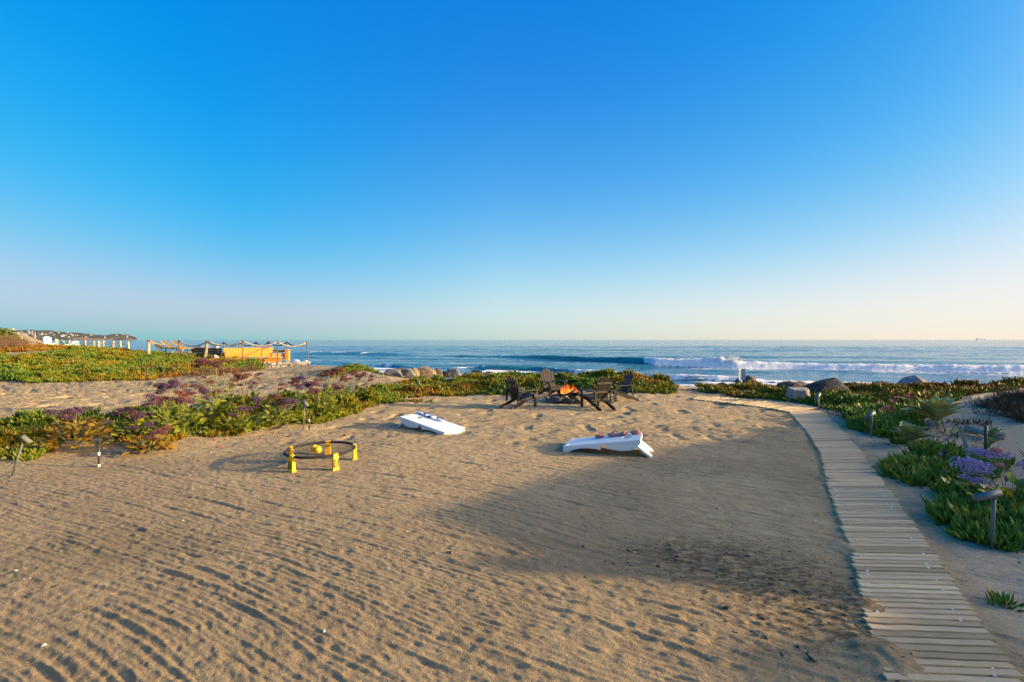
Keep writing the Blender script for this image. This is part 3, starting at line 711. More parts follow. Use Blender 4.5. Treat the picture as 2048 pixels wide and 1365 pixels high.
# ------------------------------------------------------------------ headland far across the bay
M['far_wall'] = flat_mat('far_house_wall', (.42, .40, .38), .9)
def build_headland():
    D = 4200.0
    top = np.array([(-700, 640), (-500, 645), (-200, 652), (0, 655.5), (40, 657), (80, 658), (120, 661), (150, 664), (175, 667), (200, 670), (214, 671), (226, 667.5), (240, 666.5), (252, 668), (262, 671.5), (270, 674.5), (275, 678), (279, 682)], float)
    px = np.linspace(-700, 282, 330); v = np.linspace(0, 1, 34)
    PXg, V = np.meshgrid(px, v)
    tp = np.interp(PXg, top[:, 0], top[:, 1])
    hz = (HOR - tp) / FPX * D * 1.02
    hz = np.maximum(hz, -5)
    depth = D + V * 900 * np.clip(hz / 90, .15, 1)
    cl = sstep(.05, .12, V) * (.24 + .10 * vnoise(PXg * .05, V * 0, 301)) * sstep(90, 150, PXg) + sstep(.02, .3, V) * .15 * sstep(150, 90, PXg)
    body = np.clip(cl + (1 - cl) * sstep(.1, 1.0, V) ** .8, 0, 1)
    z = SEA - 2 + (hz + 5) * (body + .10 * fbm(PXg * .06, V * 7, 303, 4) * sstep(.08, .4, V))
    z = z + sstep(.3, .9, V) * 9 * np.maximum(fbm(PXg * .35, V * 30, 305, 2), 0) * sstep(280, 250, PXg)
    X = (PXg - 1024) / FPX * depth
    t = NT('far_headland'); at_ = t.attr('cliff'); p = t.pos((.004, .004, .012)); n = t.noise(p, 3.0, 6, .65)
    veg = t.ramp(n, [(.34, (.10, .105, .08)), (.55, (.15, .14, .10)), (.72, (.22, .19, .13))])
    cf = t.ramp(t.noise(t.pos((.02, .02, .05)), 1.0, 5), [(.35, (.26, .17, .09)), (.65, (.48, .33, .17))])
    m = t.math('MULTIPLY', at_, t.ramp(t.noise(t.pos((.006, .006, .006)), 1.0, 4), [(.42, 0.0), (.52, 1.0)]))
    mat = t.done(t.bsdf(t.mix(m, veg, cf), .95, None, .05))
    clm = sstep(.03, .08, V) * sstep(.30, .22, V) * sstep(110, 150, PXg)
    o = link('headland', grid_mesh('headland', X, depth, z, mat, {'cliff': clm}))
    tag(o, 'distant hilly headland with tan sea cliffs', 'headland', kind='structure')
    me = [MB().box((0, 0, .5), (1, 1, 1)).prism([(-.55, 1), (.55, 1), (0, 1.35)], -.55, .55).mesh('house_far', M['far_wall']),
          MB().box((0, 0, .5), (1, 1, 1)).box((.2, 0, 1.1), (.5, .8, .3)).mesh('house_flat', M['far_wall'])]
    rnd = random.Random(4)
    n = 0
    while n < 64:
        p = rnd.uniform(2, 262); w = rnd.betavariate(2, 2) * .62 + .22
        if p > 150 and rnd.random() < .6: continue
        i = int(round((p + 700) / 982 * 329)); j = int(round(w * 33))
        h = link('hillside_house', me[n % 2], None, None, (X[j, i], depth[j, i] - 6, z[j, i] - 2), (0, 0, rnd.uniform(-.5, .5)), (rnd.uniform(10, 24), 12, rnd.uniform(4, 7)))
        tag(h, 'small pale house on the slope of the far headland', 'house', 'pale houses scattered over the far headland'); n += 1
build_headland()

def build_ship():
    Y = 14000.0; c = at(1962, HOR, Y); s = empty('cargo_ship', (c.x, Y, SEA - 3), 0, 'faint grey cargo ship on the horizon', 'ship')
    g = flat_mat('ship_grey', (.62, .60, .56), .8)
    h = MB(); h.prism([(-140, 0), (130, 0), (150, 17), (-150, 14)], -20, 20); h.build('hull', g, s)
    b = MB(); b.box((-115, 0, 27), (26, 32, 26)); b.box((-115, 0, 44), (12, 12, 8)); b.build('bridge', g, s)
    d = MB(); d.box((20, 0, 18), (200, 34, 7)); d.build('deck_cargo', g, s)
build_ship()

# ------------------------------------------------------------------ ice plant and other ground cover (geometry-node scatter, kind stuff)
def leaf_clump(name, mat, seed, n=16, rad=.055, ln=(.05, .095), wd=.0085, lean=.75):
    rnd = random.Random(seed); vs = []; fs = []; al = []; lvv = []
    for k in range(n):
        a = rnd.uniform(0, 2 * PI); r = rad * math.sqrt(rnd.random()); b = Vector((r * math.cos(a), r * math.sin(a), rnd.uniform(-.03, .015)))
        out = Vector((math.cos(a + rnd.uniform(-.7, .7)), math.sin(a + rnd.uniform(-.7, .7)), 0)) * (lean * (.25 + r / rad) * rnd.uniform(.5, 1.1))
        d = (out + Vector((0, 0, 1))).normalized(); L = rnd.uniform(*ln); w = wd * rnd.uniform(.8, 1.25)
        s = d.cross(Vector((0, 0, 1)) if abs(d.z) < .95 else Vector((1, 0, 0))).normalized(); u = s.cross(d)
        curve = Vector((0, 0, 1)) * L * .22
        b0 = len(vs); lv = rnd.random()
        for (tt, ww) in ((0, .75), (.55, 1.0)):
            c = b + d * L * tt + curve * tt * tt
            for q in range(3):
                an = 2 * PI * q / 3; vs.append(c + (s * math.cos(an) + u * math.sin(an)) * w * ww); al.append(tt); lvv.append(lv)
        vs.append(b + d * L + curve); al.append(1); lvv.append(lv)
        for q in range(3):
            fs.append((b0 + q, b0 + (q + 1) % 3, b0 + 3 + (q + 1) % 3, b0 + 3 + q)); fs.append((b0 + 3 + q, b0 + 3 + (q + 1) % 3, b0 + 6))
    me = bpy.data.meshes.new(name); me.from_pydata([tuple(v) for v in vs], [], fs)
    a1 = me.attributes.new('along', 'FLOAT', 'POINT'); a1.data.foreach_set('value', al)
    a2 = me.attributes.new('leafvar', 'FLOAT', 'POINT'); a2.data.foreach_set('value', lvv)
    me.materials.append(mat); me.update()
    return bpy.data.objects.new(name, me)

def source_collection(name, objs):
    c = bpy.data.collections.new(name)
    for o in objs: c.objects.link(o)
    return c
SRC_ICE = source_collection('ice_plant_clumps', [leaf_clump(f'ice_clump_{i}', M['ice'], 10 + i, 17, .06, (.045, .085), .0095, .9) for i in range(5)])
SRC_ICE_BIG = source_collection('ice_plant_clumps_tall', [leaf_clump(f'ice_tall_{i}', M['ice_shade_lift'], 30 + i, 17, .07, (.06, .115), .0115, 1.0) for i in range(4)])
SRC_DRY = source_collection('dry_clumps', [leaf_clump(f'dry_clump_{i}', M['dry'], 50 + i, 16, .09, (.06, .16), .004, 1.6) for i in range(4)])

def scatter(name, P, rz, sc, tint, src, label, tiltv=None, seed=0):
    me = bpy.data.meshes.new(name); n = len(P)
    me.vertices.add(n); me.vertices.foreach_set('co', np.asarray(P, np.float32).ravel())
    rnd = np.random.RandomState(seed)
    rot = np.stack([rnd.normal(0, .22, n), rnd.normal(0, .22, n), rz], -1).astype(np.float32)
    a = me.attributes.new('rot', 'FLOAT_VECTOR', 'POINT'); a.data.foreach_set('vector', rot.ravel())
    for k, v in (('siz', sc), ('tint', tint)):
        a = me.attributes.new(k, 'FLOAT', 'POINT'); a.data.foreach_set('value', np.asarray(v, np.float32))
    ng = bpy.data.node_groups.new(name, 'GeometryNodeTree'); ng.is_modifier = True
    ng.interface.new_socket('Geometry', in_out='INPUT', socket_type='NodeSocketGeometry'); ng.interface.new_socket('Geometry', in_out='OUTPUT', socket_type='NodeSocketGeometry')
    N = ng.nodes; i = N.new('NodeGroupInput'); o = N.new('NodeGroupOutput')
    ci = N.new('GeometryNodeCollectionInfo'); ci.inputs['Collection'].default_value = src; ci.inputs['Separate Children'].default_value = True; ci.inputs['Reset Children'].default_value = True
    iop = N.new('GeometryNodeInstanceOnPoints'); iop.inputs['Pick Instance'].default_value = True
    ra = N.new('GeometryNodeInputNamedAttribute'); ra.data_type = 'FLOAT_VECTOR'; ra.inputs['Name'].default_value = 'rot'
    e2r = N.new('FunctionNodeEulerToRotation')
    sa = N.new('GeometryNodeInputNamedAttribute'); sa.data_type = 'FLOAT'; sa.inputs['Name'].default_value = 'siz'
    ri = N.new('FunctionNodeRandomValue'); ri.data_type = 'INT'
    k = len(src.objects)
    for s_ in ri.inputs:
        if s_.type == 'INT' and s_.name == 'Min': s_.default_value = 0
        if s_.type == 'INT' and s_.name == 'Max': s_.default_value = k - 1
    ri_out = [q for q in ri.outputs if q.type == 'INT'][0]
    L = ng.links
    L.new(i.outputs[0], iop.inputs['Points']); L.new(ci.outputs[0], iop.inputs['Instance']); L.new(ri_out, iop.inputs['Instance Index'])
    L.new(ra.outputs[0], e2r.inputs[0]); L.new(e2r.outputs[0], iop.inputs['Rotation']); L.new(sa.outputs[0], iop.inputs['Scale'])
    L.new(iop.outputs[0], o.inputs[0])
    ob = link(name, me); md = ob.modifiers.new('scatter', 'NODES'); md.node_group = ng
    return tag(ob, label, 'ground cover', kind='stuff')

def mat_points(px_near, px_far, dens, seed, rise=.06, edge=.5, hole=.0, pxr=None):
    """points of a vegetation mat between two distance curves given along picture columns"""
    rnd = np.random.RandomState(seed)
    p0, p1 = pxr or (px_near[0][0], px_near[-1][0]); nx, ny = zip(*px_near); fx, fy = zip(*px_far)
    ymin, ymax = min(ny) - 1, max(fy) + 1
    n = int(dens * (p1 - p0) / FPX * (ymax ** 2 - ymin ** 2) / 2)
    Y = np.sqrt(rnd.uniform(ymin ** 2, ymax ** 2, n)); px = rnd.uniform(p0, p1, n); X = (px - 1024) / FPX * Y
    lo = np.interp(px, nx, ny) + edge * fbm(X * .9, Y * .9, seed + 1, 3); hi = np.interp(px, fx, fy) + edge * fbm(X * .9 + 40, Y * .9, seed + 2, 3)
    ends = np.minimum(sstep(p0, p0 + 18, px), sstep(p1, p1 - 18, px))
    mid = (Y - lo) / np.maximum(hi - lo, .05)
    keep = (mid > 0) & (mid < 1) & (rnd.rand(n) < ends + .15)
    if hole > 0: keep &= vnoise(X * 1.1, Y * 1.1, seed + 5) > hole
    for (ax, ay, ar) in AVOID: keep &= ((X - ax) ** 2 + (Y - ay) ** 2 * 1.6) > ar * ar
    X, Y, mid = X[keep], Y[keep], mid[keep]
    e = np.clip(np.minimum(Y - np.interp((X / Y * FPX + 1024), nx, ny), .6) / .6, .15, 1)
    Z = H(X, Y) + rise * e * (.1 + 1.6 * sstep(.3, .8, vnoise(X * 2.0, Y * 2.0, seed + 3))) * rnd.uniform(.45, 1.1, len(X))
    return X, Y, Z, rnd

def ice_mat(name, near, far, dens, seed, label, scale=1.0, rise=.08, edge=.4, base=.35, amp=.55, hole=0, src=None, redf=None):
    X, Y, Z, rnd = mat_points(near, far, dens, seed, rise, edge, hole)
    n = len(X)
    t = base + amp * fbm(X * .8, Y * .8, seed + 7, 3) + rnd.normal(0, .10, n)
    if redf is not None: t = t + redf(X, Y)
    sc = scale * rnd.uniform(.75, 1.3, n)
    return scatter(name, np.stack([X, Y, Z], -1), rnd.uniform(0, 6.28, n), sc, np.clip(t, 0, 1), src or SRC_ICE, label, seed=seed)

ice_mat('ice_plant_mat', [(-420, 5.6), (-60, 6.5), (0, 6.7), (60, 6.7), (120, 7.3), (190, 7.7), (240, 7.4), (300, 7.1), (380, 8.2), (470, 8.1), (560, 9.0), (620, 9.2), (700, 10.3), (760, 11.8), (800, 12.6)],
        [(-420, 7.6), (-60, 8.4), (0, 8.5), (120, 8.9), (200, 9.2), (300, 9.8), (400, 10.4), (500, 11.3), (600, 12.3), (700, 13.2), (800, 13.6)], 205, 401,
        'green ice plant hedge running along the left side of the raked sand', 1.15, .17, .45, .52, .42, 0, SRC_ICE)
ice_mat('ice_plant_mat', [(-420, 16.5), (-80, 17.6), (0, 17.8), (100, 18.0), (200, 18.4), (300, 19.8), (350, 20.6), (420, 21.8), (480, 23.3), (530, 25)],
        [(-420, 23.5), (-80, 24.8), (60, 25.0), (110, 25.6), (140, 31), (250, 31.5), (300, 29.8), (420, 28.4), (500, 27.8), (545, 27.4)], 62, 421,
        'broad ice plant bank below the deck with rope railing', 1.55, .13, .8, .46, .55, .10, None)
ice_mat('ice_plant_mat', [(-80, 26.5), (0, 26.6), (80, 28), (150, 30.5)], [(-80, 29.5), (0, 30), (80, 33), (150, 35.5)], 55, 431,
        'reddish ice plant strip on the dune below the turquoise chairs', 1.55, .1, .5, .80, .3, .15)
ice_mat('ice_plant_mat', [(648, 19.8), (680, 20.2), (705, 21.0), (730, 21.4), (765, 21.0)], [(648, 21.0), (680, 22.6), (705, 23.2), (730, 23.1), (768, 22.2)], 70, 441,
        'sparse ice plant clumps on the small bare sand dune', 1.35, .08, .9, .45, .5, .42)
ice_mat('ice_plant_mat', [(735, 12.6), (800, 13.0), (850, 13.5), (950, 13.9), (1000, 14.1), (1100, 14.8), (1200, 14.9), (1280, 14.5), (1335, 14.5), (1352, 15)],
        [(735, 14.2), (790, 16), (850, 18.6), (1000, 19.2), (1120, 18.9), (1200, 18.0), (1300, 17.6), (1335, 16.9), (1352, 16)], 115, 451,
        'thick ice plant mound behind the black chairs and fire pit', 1.25, .13, .45, .42, .55)
ice_mat('ice_plant_mat', [(765, 11.9), (800, 12.3), (850, 12.45), (875, 12.5)], [(765, 12.3), (800, 12.55), (850, 12.65), (875, 12.6)], 120, 455,
        'thin trailing ice plant runner in front of the mound', 1.0, .03, .1, .45, .3)
ice_mat('ice_plant_mat', [(1392, 14.9), (1450, 14.0), (1500, 13.3), (1560, 12.6), (1620, 11.9), (1660, 10.9), (1700, 10.4), (1740, 10.3), (1800, 10.3), (1860, 10.6), (1900, 11.0), (1960, 11.6), (2080, 11.8), (2200, 11.7)],
        [(1392, 15.4), (1450, 16.6), (1560, 16.4), (1640, 15.6), (1800, 14.2), (1900, 13.2), (2080, 12.9), (2200, 12.7)], 105, 461,
        'orange tipped ice plant bank among the boulders by the boardwalk', 1.2, .10, .35, .50, .5, .12,
        redf=lambda X, Y: .22 * sstep(10.5, 12.5, X))
ice_mat('ice_plant_mat', [(1690, 9.0), (1720, 8.3), (1760, 7.9), (1800, 7.8), (1850, 7.8)], [(1690, 9.8), (1720, 10.2), (1760, 10.3), (1850, 9.6)], 125, 471,
        'deep green ice plant patch around the middle path light', 1.2, .09, .25, .42, .35, 0, SRC_ICE_BIG)
ice_mat('ice_plant_mat', [(1772, 5.75), (1830, 5.45), (1900, 5.5), (1960, 5.6), (2010, 5.55)], [(1772, 6.15), (1830, 6.6), (1900, 6.6), (1960, 6.4), (2010, 6.2)], 125, 481,
        'green ice plant patch in front of the leaning wooden stake', 1.1, .08, .2, .36, .3, 0, SRC_ICE_BIG)
ice_mat('ice_plant_mat', [(1868, 4.45), (1900, 4.2), (1915, 3.85), (1960, 3.75), (2060, 3.65), (2160, 3.6)], [(1868, 4.75), (1900, 4.9), (1915, 5.0), (1960, 5.0), (2060, 5.0), (2160, 5.1)], 125, 491,
        'green ice plant patch around the near path light', 1.0, .06, .25, .38, .4, .46, SRC_ICE_BIG)
ice_mat('ice_plant_mat', [(1872, 4.75), (1905, 4.7), (1950, 4.75)], [(1872, 5.15), (1905, 5.25), (1950, 5.2)], 120, 495,
        'small ice plant patch between the two green patches by the path', 1.05, .05, .1, .36, .3, 0, SRC_ICE_BIG)
ice_mat('ice_plant_mat', [(1978, 2.98), (2010, 2.86), (2060, 2.78)], [(1978, 3.06), (2010, 3.0), (2060, 2.95)], 230, 497,
        'single green ice plant runner reaching in from the right edge', .62, .02, .02, .25, .2, 0, SRC_ICE_BIG)
ice_mat('ice_plant_mat', [(1790, 7.5), (1850, 7.3), (1900, 6.9), (1940, 6.5)], [(1790, 7.7), (1850, 7.6), (1900, 7.2), (1940, 6.9)], 110, 499,
        'thin ice plant runner trailing from the small agave', 1.0, .04, .1, .3, .4)
# dry matter
def dry_mat(name, near, far, dens, seed, label, scale, rise=.03, hole=.3):
    X, Y, Z, rnd = mat_points(near, far, dens, seed, rise, .5, hole); n = len(X)
    return scatter(name, np.stack([X, Y, Z], -1), rnd.uniform(0, 6.28, n), scale * rnd.uniform(.6, 1.3, n), rnd.uniform(0, 1, n), SRC_DRY, label, seed=seed)
dry_mat('dry_growth', [(1930, 9.6), (2000, 8.7), (2060, 8.4), (2160, 8.2)], [(1930, 10.2), (2000, 10.6), (2060, 10.9), (2160, 11)], 75, 501, 'dry brown tangle of dead growth on the right dune', 1.25, .12, .2)
dry_mat('dry_growth', [(1850, 8.6), (1900, 8.1), (1960, 7.6), (1990, 7.7)], [(1850, 9.4), (1900, 9.3), (1960, 8.8), (1990, 8.4)], 55, 503, 'dark dry growth around the fallen log', 1.0, .06, .35)
dry_mat('dry_growth', [(1650, 10.2), (1700, 9.3), (1720, 8.6)], [(1650, 10.7), (1700, 10.1), (1720, 9.4)], 40, 505, 'dead leaf litter beside the boardwalk', .7, .01, .35)
dry_mat('dry_growth', [(150, 18.8), (260, 19.0), (350, 20), (460, 22.5)], [(150, 20.0), (260, 21), (350, 22.5), (470, 25.5)], 16, 507, 'grey brown dead stems in the ice plant bank', 1.6, .10, .5)
dry_mat('dry_growth', [(380, 20.3), (450, 21.8), (520, 23.6)], [(380, 21.4), (450, 23.2), (520, 25.0)], 34, 509, 'brown dead stems at the foot of the bank', 1.5, .05, .4)
dry_mat('dry_growth', [(1880, 5.6), (1990, 5.5), (2100, 5.4)], [(1880, 6.9), (1990, 6.9), (2100, 6.6)], 34, 511, 'brown litter under the purple flowers on the right', .9, .02, .3)
dry_mat('dry_growth', [(1930, 3.65), (2060, 3.5), (2160, 3.5)], [(1930, 5.0), (2060, 5.2), (2160, 5.2)], 40, 513, 'brown litter around the near path light', .7, .005, .35)
# ------------------------------------------------------------------ boardwalk of slats
PLANKS = []
def plank_mesh(seed):
    rnd = random.Random(seed); bm = bmesh.new()
    nx = 6; b = .004
    vs = []
    for i in range(nx + 1):
        x = -.5 + i / nx; w0 = rnd.uniform(-.05, .05); zz = rnd.uniform(-.10, .10)
        for (y, z) in ((-.5 + w0, -.5), (-.5 + w0, .35 + zz), (-.42 + w0, .5 + zz), (.42 + w0, .5 + zz), (.5 + w0, .35 + zz), (.5 + w0, -.5)):
            vs.append(bm.verts.new((x, y, z)))
    for i in range(nx):
        for k in range(5):
            bm.faces.new((vs[i * 6 + k], vs[i * 6 + k + 1], vs[i * 6 + 7 + k], vs[i * 6 + 6 + k]))
    bm.faces.new([vs[k] for k in range(6)][::-1]); bm.faces.new([vs[nx * 6 + k] for k in range(6)])
    bmesh.ops.recalc_face_normals(bm, faces=bm.faces)
    me = bpy.data.meshes.new('plank'); bm.to_mesh(me); bm.free(); me.materials.append(M['plank']); return me
PL_ME = [plank_mesh(i) for i in range(5)]
NUB = MB().box((0, 0, 0), (.012, .010, .007), None, .002).mesh('fastener', M['white_plastic'])
def plank_run(label, Lp, Rp, pitch, slant, seed, nub_until=0, warp=0.0, lift=.014, wid=.68):
    rnd = random.Random(seed)
    root = tag(empty('boardwalk', (0, 0, 0), 0), label, 'boardwalk', 'weathered slat boardwalk sections')
    LL = [Vector((*p, 0)) for p in Lp]; RR = [Vector((*p, 0)) for p in Rp]
    def sample(P, s):
        seg = [(P[i + 1] - P[i]).length for i in range(len(P) - 1)]; tot = sum(seg); d = s * tot
        for i, g in enumerate(seg):
            if d <= g or i == len(seg) - 1: return P[i].lerp(P[i + 1], d / g)
            d -= g
    tot = sum((LL[i + 1] - LL[i]).length for i in range(len(LL) - 1)); n = int(tot / pitch)
    rails = [[], []]
    for k in range(n + 1):
        s = k / n; a = sample(LL, s); b = sample(RR, min(1, s + slant)); d = (b - a)
        j = rnd.uniform(-.014, .014); dd = d.normalized(); a = a + dd * j; b = b + dd * (j + rnd.uniform(-.012, .012))
        c = (a + b) / 2; L = (b - a).length
        za = float(H(a.x, a.y)); zb = float(H(b.x, b.y)); z = (za + zb) / 2 + lift + rnd.uniform(-.003, .003)
        o = link('plank', PL_ME[rnd.randrange(5)], root, None, (c.x, c.y, z), (rnd.uniform(-.03, .03), -math.atan2(zb - za, L) + rnd.uniform(-.006, .006), math.atan2(d.y, d.x) + rnd.uniform(-.012, .012)), (L, pitch * wid * rnd.uniform(.90, 1.08), .020))
        nx = dd; 
        for q, e in ((0, .14), (1, .86)):
            p = a.lerp(b, e); rails[q].append(Vector((p.x, p.y, z - .018)))
            if k < nub_until and rnd.random() < .33:
                pp = p + Vector((rnd.uniform(-.01, .01), rnd.uniform(.4, .5) * pitch, z + .008 + (zb - za) * (e - .5)))
                link('fastener', NUB, root, None, pp, (0, 0, rnd.uniform(-.6, .6)), (rnd.uniform(.8, 1.3),) * 3)
    for r_ in rails:
        m = MB(); m.tube(r_, .009, 4); m.build('gap_shade_strip', M['black_plastic'], root)  # black strips under the slats, put in to darken the shaded gaps
    return root
def kxy(px, py, z=.02):
    Y = (EYE - z) * FPX / (py - HOR); return ((px - 1024) / FPX * Y, Y)
Lw = [(1.70, 1.98), kxy(1775, 1365), kxy(1735, 1240), kxy(1698, 1090), kxy(1660, 985), kxy(1640, 905), kxy(1612, 862), kxy(1577, 824)]
Rw = [(2.36, 1.98), kxy(2045, 1362), kxy(1960, 1238), kxy(1862, 1098), kxy(1787, 990), kxy(1714, 895), kxy(1675, 852), kxy(1640, 823)]
plank_run('long weathered slat boardwalk leading from the front to the bend', Lw, Rw, .0665, -.004, 71, 62)
Ls = [kxy(1576, 825), kxy(1530, 816.5), kxy(1480, 809.5), kxy(1430, 804), kxy(1386, 799.5)]
Rs = [kxy(1634, 819), kxy(1588, 810.5), kxy(1520, 803.0), kxy(1452, 796.5), kxy(1400, 793)]
plank_run('short slat boardwalk section turning left from the bend to the shore', Ls, Rs, .105, 0.0, 73, 0, lift=.022, wid=.66)

# ------------------------------------------------------------------ adirondack chairs
def make_chair(mat, label, cat, group):
    root = empty('adirondack_chair', (0, 0, 0), 0, label, cat, group)
    W = .60
    def slat(name, p0, p1, w, th, roll=0.0, top=0.0, n=8):
        """board between two points, its width along x; the top end may be rounded"""
        a, b = Vector(p0), Vector(p1); d = (b - a); L = d.length; d.normalize()
        x = Vector((1, 0, 0)); x = (x - d * x.dot(d)).normalized(); nrm = x.cross(d)
        Mx = Matrix((x, d, nrm)).transposed().to_4x4(); Mx.translation = a
        m = MB()
        if top > 0:
            pr = [(-w / 2, 0), (w / 2, 0)] + [(w / 2, L - top), (w / 2 * .72, L - top * .25), (0, L), (-w / 2 * .72, L - top * .25), (-w / 2, L - top)]
            k = len(pr); vs = [(p[0], p[1], -th / 2) for p in pr] + [(p[0], p[1], th / 2) for p in pr]
            fs = [tuple(range(k))[::-1], tuple(range(k, 2 * k))] + [(i, (i + 1) % k, (i + 1) % k + k, i + k) for i in range(k)]
            m.add(vs, fs, Mx)
        else: m.box((0, L / 2, 0), (w, L, th), Mx, .004)
        return m.build(name, mat, root)
    # facing +y; seat slopes down to the back
    def seat_z(y): return .36 + (y - .30) * .22
    for s in (-1, 1):
        m = MB()      # side rail: from the front of the seat down to the ground behind
        m.prism([(.33, .30), (.33, .375), (-.16, .255), (-.62, .085), (-.66, 0.0), (-.56, 0.0), (-.20, .145), (.10, .245)], -.016, .016,
                Matrix(((0, 1, 0, s * .25), (1, 0, 0, 0), (0, 0, 1, 0), (0, 0, 0, 1))))
        m.build('side_rail', mat, root)
        m = MB(); m.box((s * .30, .28, .27), (.035, .10, .54), None, .004); m.build('leg', mat, root)
        m = MB(); ar = [(-.06, -.44), (.03, -.44), (.055, -.10), (.07, .30), (.05, .38), (-.05, .38), (-.075, .30), (-.07, -.05)]
        vs = [(s * (.335 + p[0]), p[1], .54) for p in ar] + [(s * (.335 + p[0]), p[1], .565) for p in ar]; k = len(ar)
        m.add(vs, [tuple(range(k))[::-1], tuple(range(k, 2 * k))] + [(i, (i + 1) % k, (i + 1) % k + k, i + k) for i in range(k)]); m.build('armrest', mat, root)
        m = MB(); m.prism([(0, 0), (.05, .12), (0, .12)], -.02, .02, Matrix(((1 if s > 0 else -1, 0, 0, s * .318), (0, 1, 0, .28), (0, 0, 1, .42), (0, 0, 0, 1)))); m.build('arm_bracket', mat, root)
        slat('back_leg', (s * .275, -.40, .20), (s * .275, -.36, .54), .035, .05)
    for i in range(5):
        y = .31 - i * .105
        slat('seat_slat', (-W / 2 + .02, y, 0), (W / 2 - .02, y, 0), .1, .02) if False else None
        m = MB(); m.box((0, 0, 0), (W - .06, .088, .02), Matrix.Translation((0, y, seat_z(y) + .03)) @ Matrix.Rotation(math.atan(.22), 4, 'X'), .004); m.build('seat_slat', mat, root)
    hs = (.70, .78, .82, .78, .70)
    for i in range(5):
        k = i - 2; h = hs[i]; lean = .36
        slat('back_slat', (k * .098, -.20 + .0 * k, .24), (k * .118, -.20 - h * lean, .24 + h * .93), .096, .018, top=.05 if k else .03)
    for (zz, yy, w) in ((.53, -.345, .66), (.80, -.45, .52), (.29, -.235, .48)):
        m = MB(); m.box((0, yy, zz), (w, .028, .065), None, .004); m.build('back_brace', mat, root)
    m = MB(); m.box((0, .335, .32), (W - .04, .022, .10), None, .004); m.build('front_apron', mat, root)
    return root

CH = make_chair(M['black_wood'], 'black adirondack chair left of the fire, turned toward it', 'chair', 'black adirondack chairs round the fire pit')
def place(o, xy, face, label=None, s=1.0, z=None):
    o.location = (xy[0], xy[1], gz(*xy) - .01 if z is None else z); o.rotation_euler = (0, 0, math.atan2(-face[0], face[1])); o.scale = (s, s, s)
    if label: o['label'] = label
    return o
CS = .84
place(CH, (.26, 11.82), (.76, .62), None, CS)
place(copy_tree(CH), (1.25, 13.95), (.42, -.88), 'black adirondack chair behind the fire, its front toward us', CS)
place(copy_tree(CH), (2.12, 11.55), (-.42, .90), 'black adirondack chair with its back to us, right of the fire', CS)
place(copy_tree(CH), (3.02, 12.95), (-.93, -.28), 'black adirondack chair rightmost by the fire, turned left', CS)

# ------------------------------------------------------------------ fire pit
def flame_material():
    t = NT('flame'); c = t.coord('Generated'); sp = t.n('ShaderNodeSeparateXYZ'); t.l(c, sp.inputs[0])
    n = t.noise(t.pos((1, 1, .6)), 16, 4, .6)
    k = t.math('ADD', sp.outputs[2], t.math('MULTIPLY', t.math('SUBTRACT', n, .5), .7))
    col = t.ramp(k, [(.0, (1.0, .74, .30)), (.3, (1.0, .40, .07)), (.62, (1.0, .15, .018)), (1.0, (.75, .05, .006))])
    e = t.n('ShaderNodeEmission'); t.l(col, e.inputs[0]); e.inputs[1].default_value = .75
    tr = t.n('ShaderNodeBsdfTransparent'); mx = t.n('ShaderNodeMixShader')
    al = t.math('MULTIPLY', t.ramp(k, [(.25, .95), (1.0, .35)]), t.ramp(n, [(.36, .25), (.52, 1.0)]))
    t.l(al, mx.inputs[0]); t.l(tr.outputs[0], mx.inputs[1]); t.l(e.outputs[0], mx.inputs[2])
    return t.done(mx)
def build_fire():
    cx, cy = 1.62, 12.95; z0 = gz(cx, cy)
    root = empty('fire_pit', (cx, cy, z0), 0, 'low stone ring fire pit with burning logs', 'fire pit')
    rnd = random.Random(8); k = 0
    for i in range(11):
        a = 2 * PI * i / 11 + rnd.uniform(-.12, .12); rr = .56 + rnd.uniform(-.04, .06)
        s = rnd.uniform(.11, .17); mat = M['rock_grey'] if 3.4 < a < 5.0 else (M['rock_tan'] if a > 4.6 else M['rock_brown'])
        o = rock((0, 0, 0), (s * 1.25, s, s * .75), mat, 100 + i, None, None, sub=2)
        o.name = 'ring_stone'; del o['category']
        o.parent = root; o.location = (rr * math.cos(a), rr * math.sin(a), s * .42)
    o = rock((0, 0, 0), (.27, .18, .14), M['rock_grey'], 131, None, None, sub=2); o.name = 'ring_stone'; del o['category']; o.parent = root; o.location = (-.42, -.52, .08)
    o = rock((0, 0, 0), (.22, .16, .13), M['rock_tan'], 133, None, None, sub=2); o.name = 'ring_stone'; del o['category']; o.parent = root; o.location = (.24, -.6, .07)
    for (a, b, r) in (((-.35, -.12, .12), (.30, .10, .20), .05), ((-.2, .25, .10), (.25, -.28, .22), .055), ((.05, -.33, .10), (-.05, .30, .24), .045), ((-.30, .2, .2), (.34, -.05, .16), .045), ((-.3, -.3, .1), (.2, .0, .30), .04)):
        m = MB(); m.tube([Vector(a).lerp(Vector(b), q / 4) + Vector((0, 0, .012 * math.sin(q * 2))) for q in range(5)], [r, r * 1.05, r * .96, r, r * .8], 8); m.build('log', M['char'], root)
    fm = flame_material()
    for i in range(13):
        a = rnd.uniform(0, 2 * PI); rr = .25 * math.sqrt(rnd.random()); x0, y0 = rr * math.cos(a), rr * .8 * math.sin(a)
        hgt = rnd.uniform(.16, .40) * (1.15 - rr * 1.6); w = rnd.uniform(.045, .085); ph = rnd.uniform(0, 6)
        path = [(x0 + .05 * math.sin(ph + q * .55) * q / 8, y0 + .04 * math.cos(ph + q * .5) * q / 8, .12 + hgt * q / 8) for q in range(9)]
        rad = [w * .55, w * .9, w, w * .92, w * .78, w * .6, w * .42, w * .22, .003]
        m = MB(); m.tube(path, rad, 9); m.build('flame', fm, root)
build_fire()
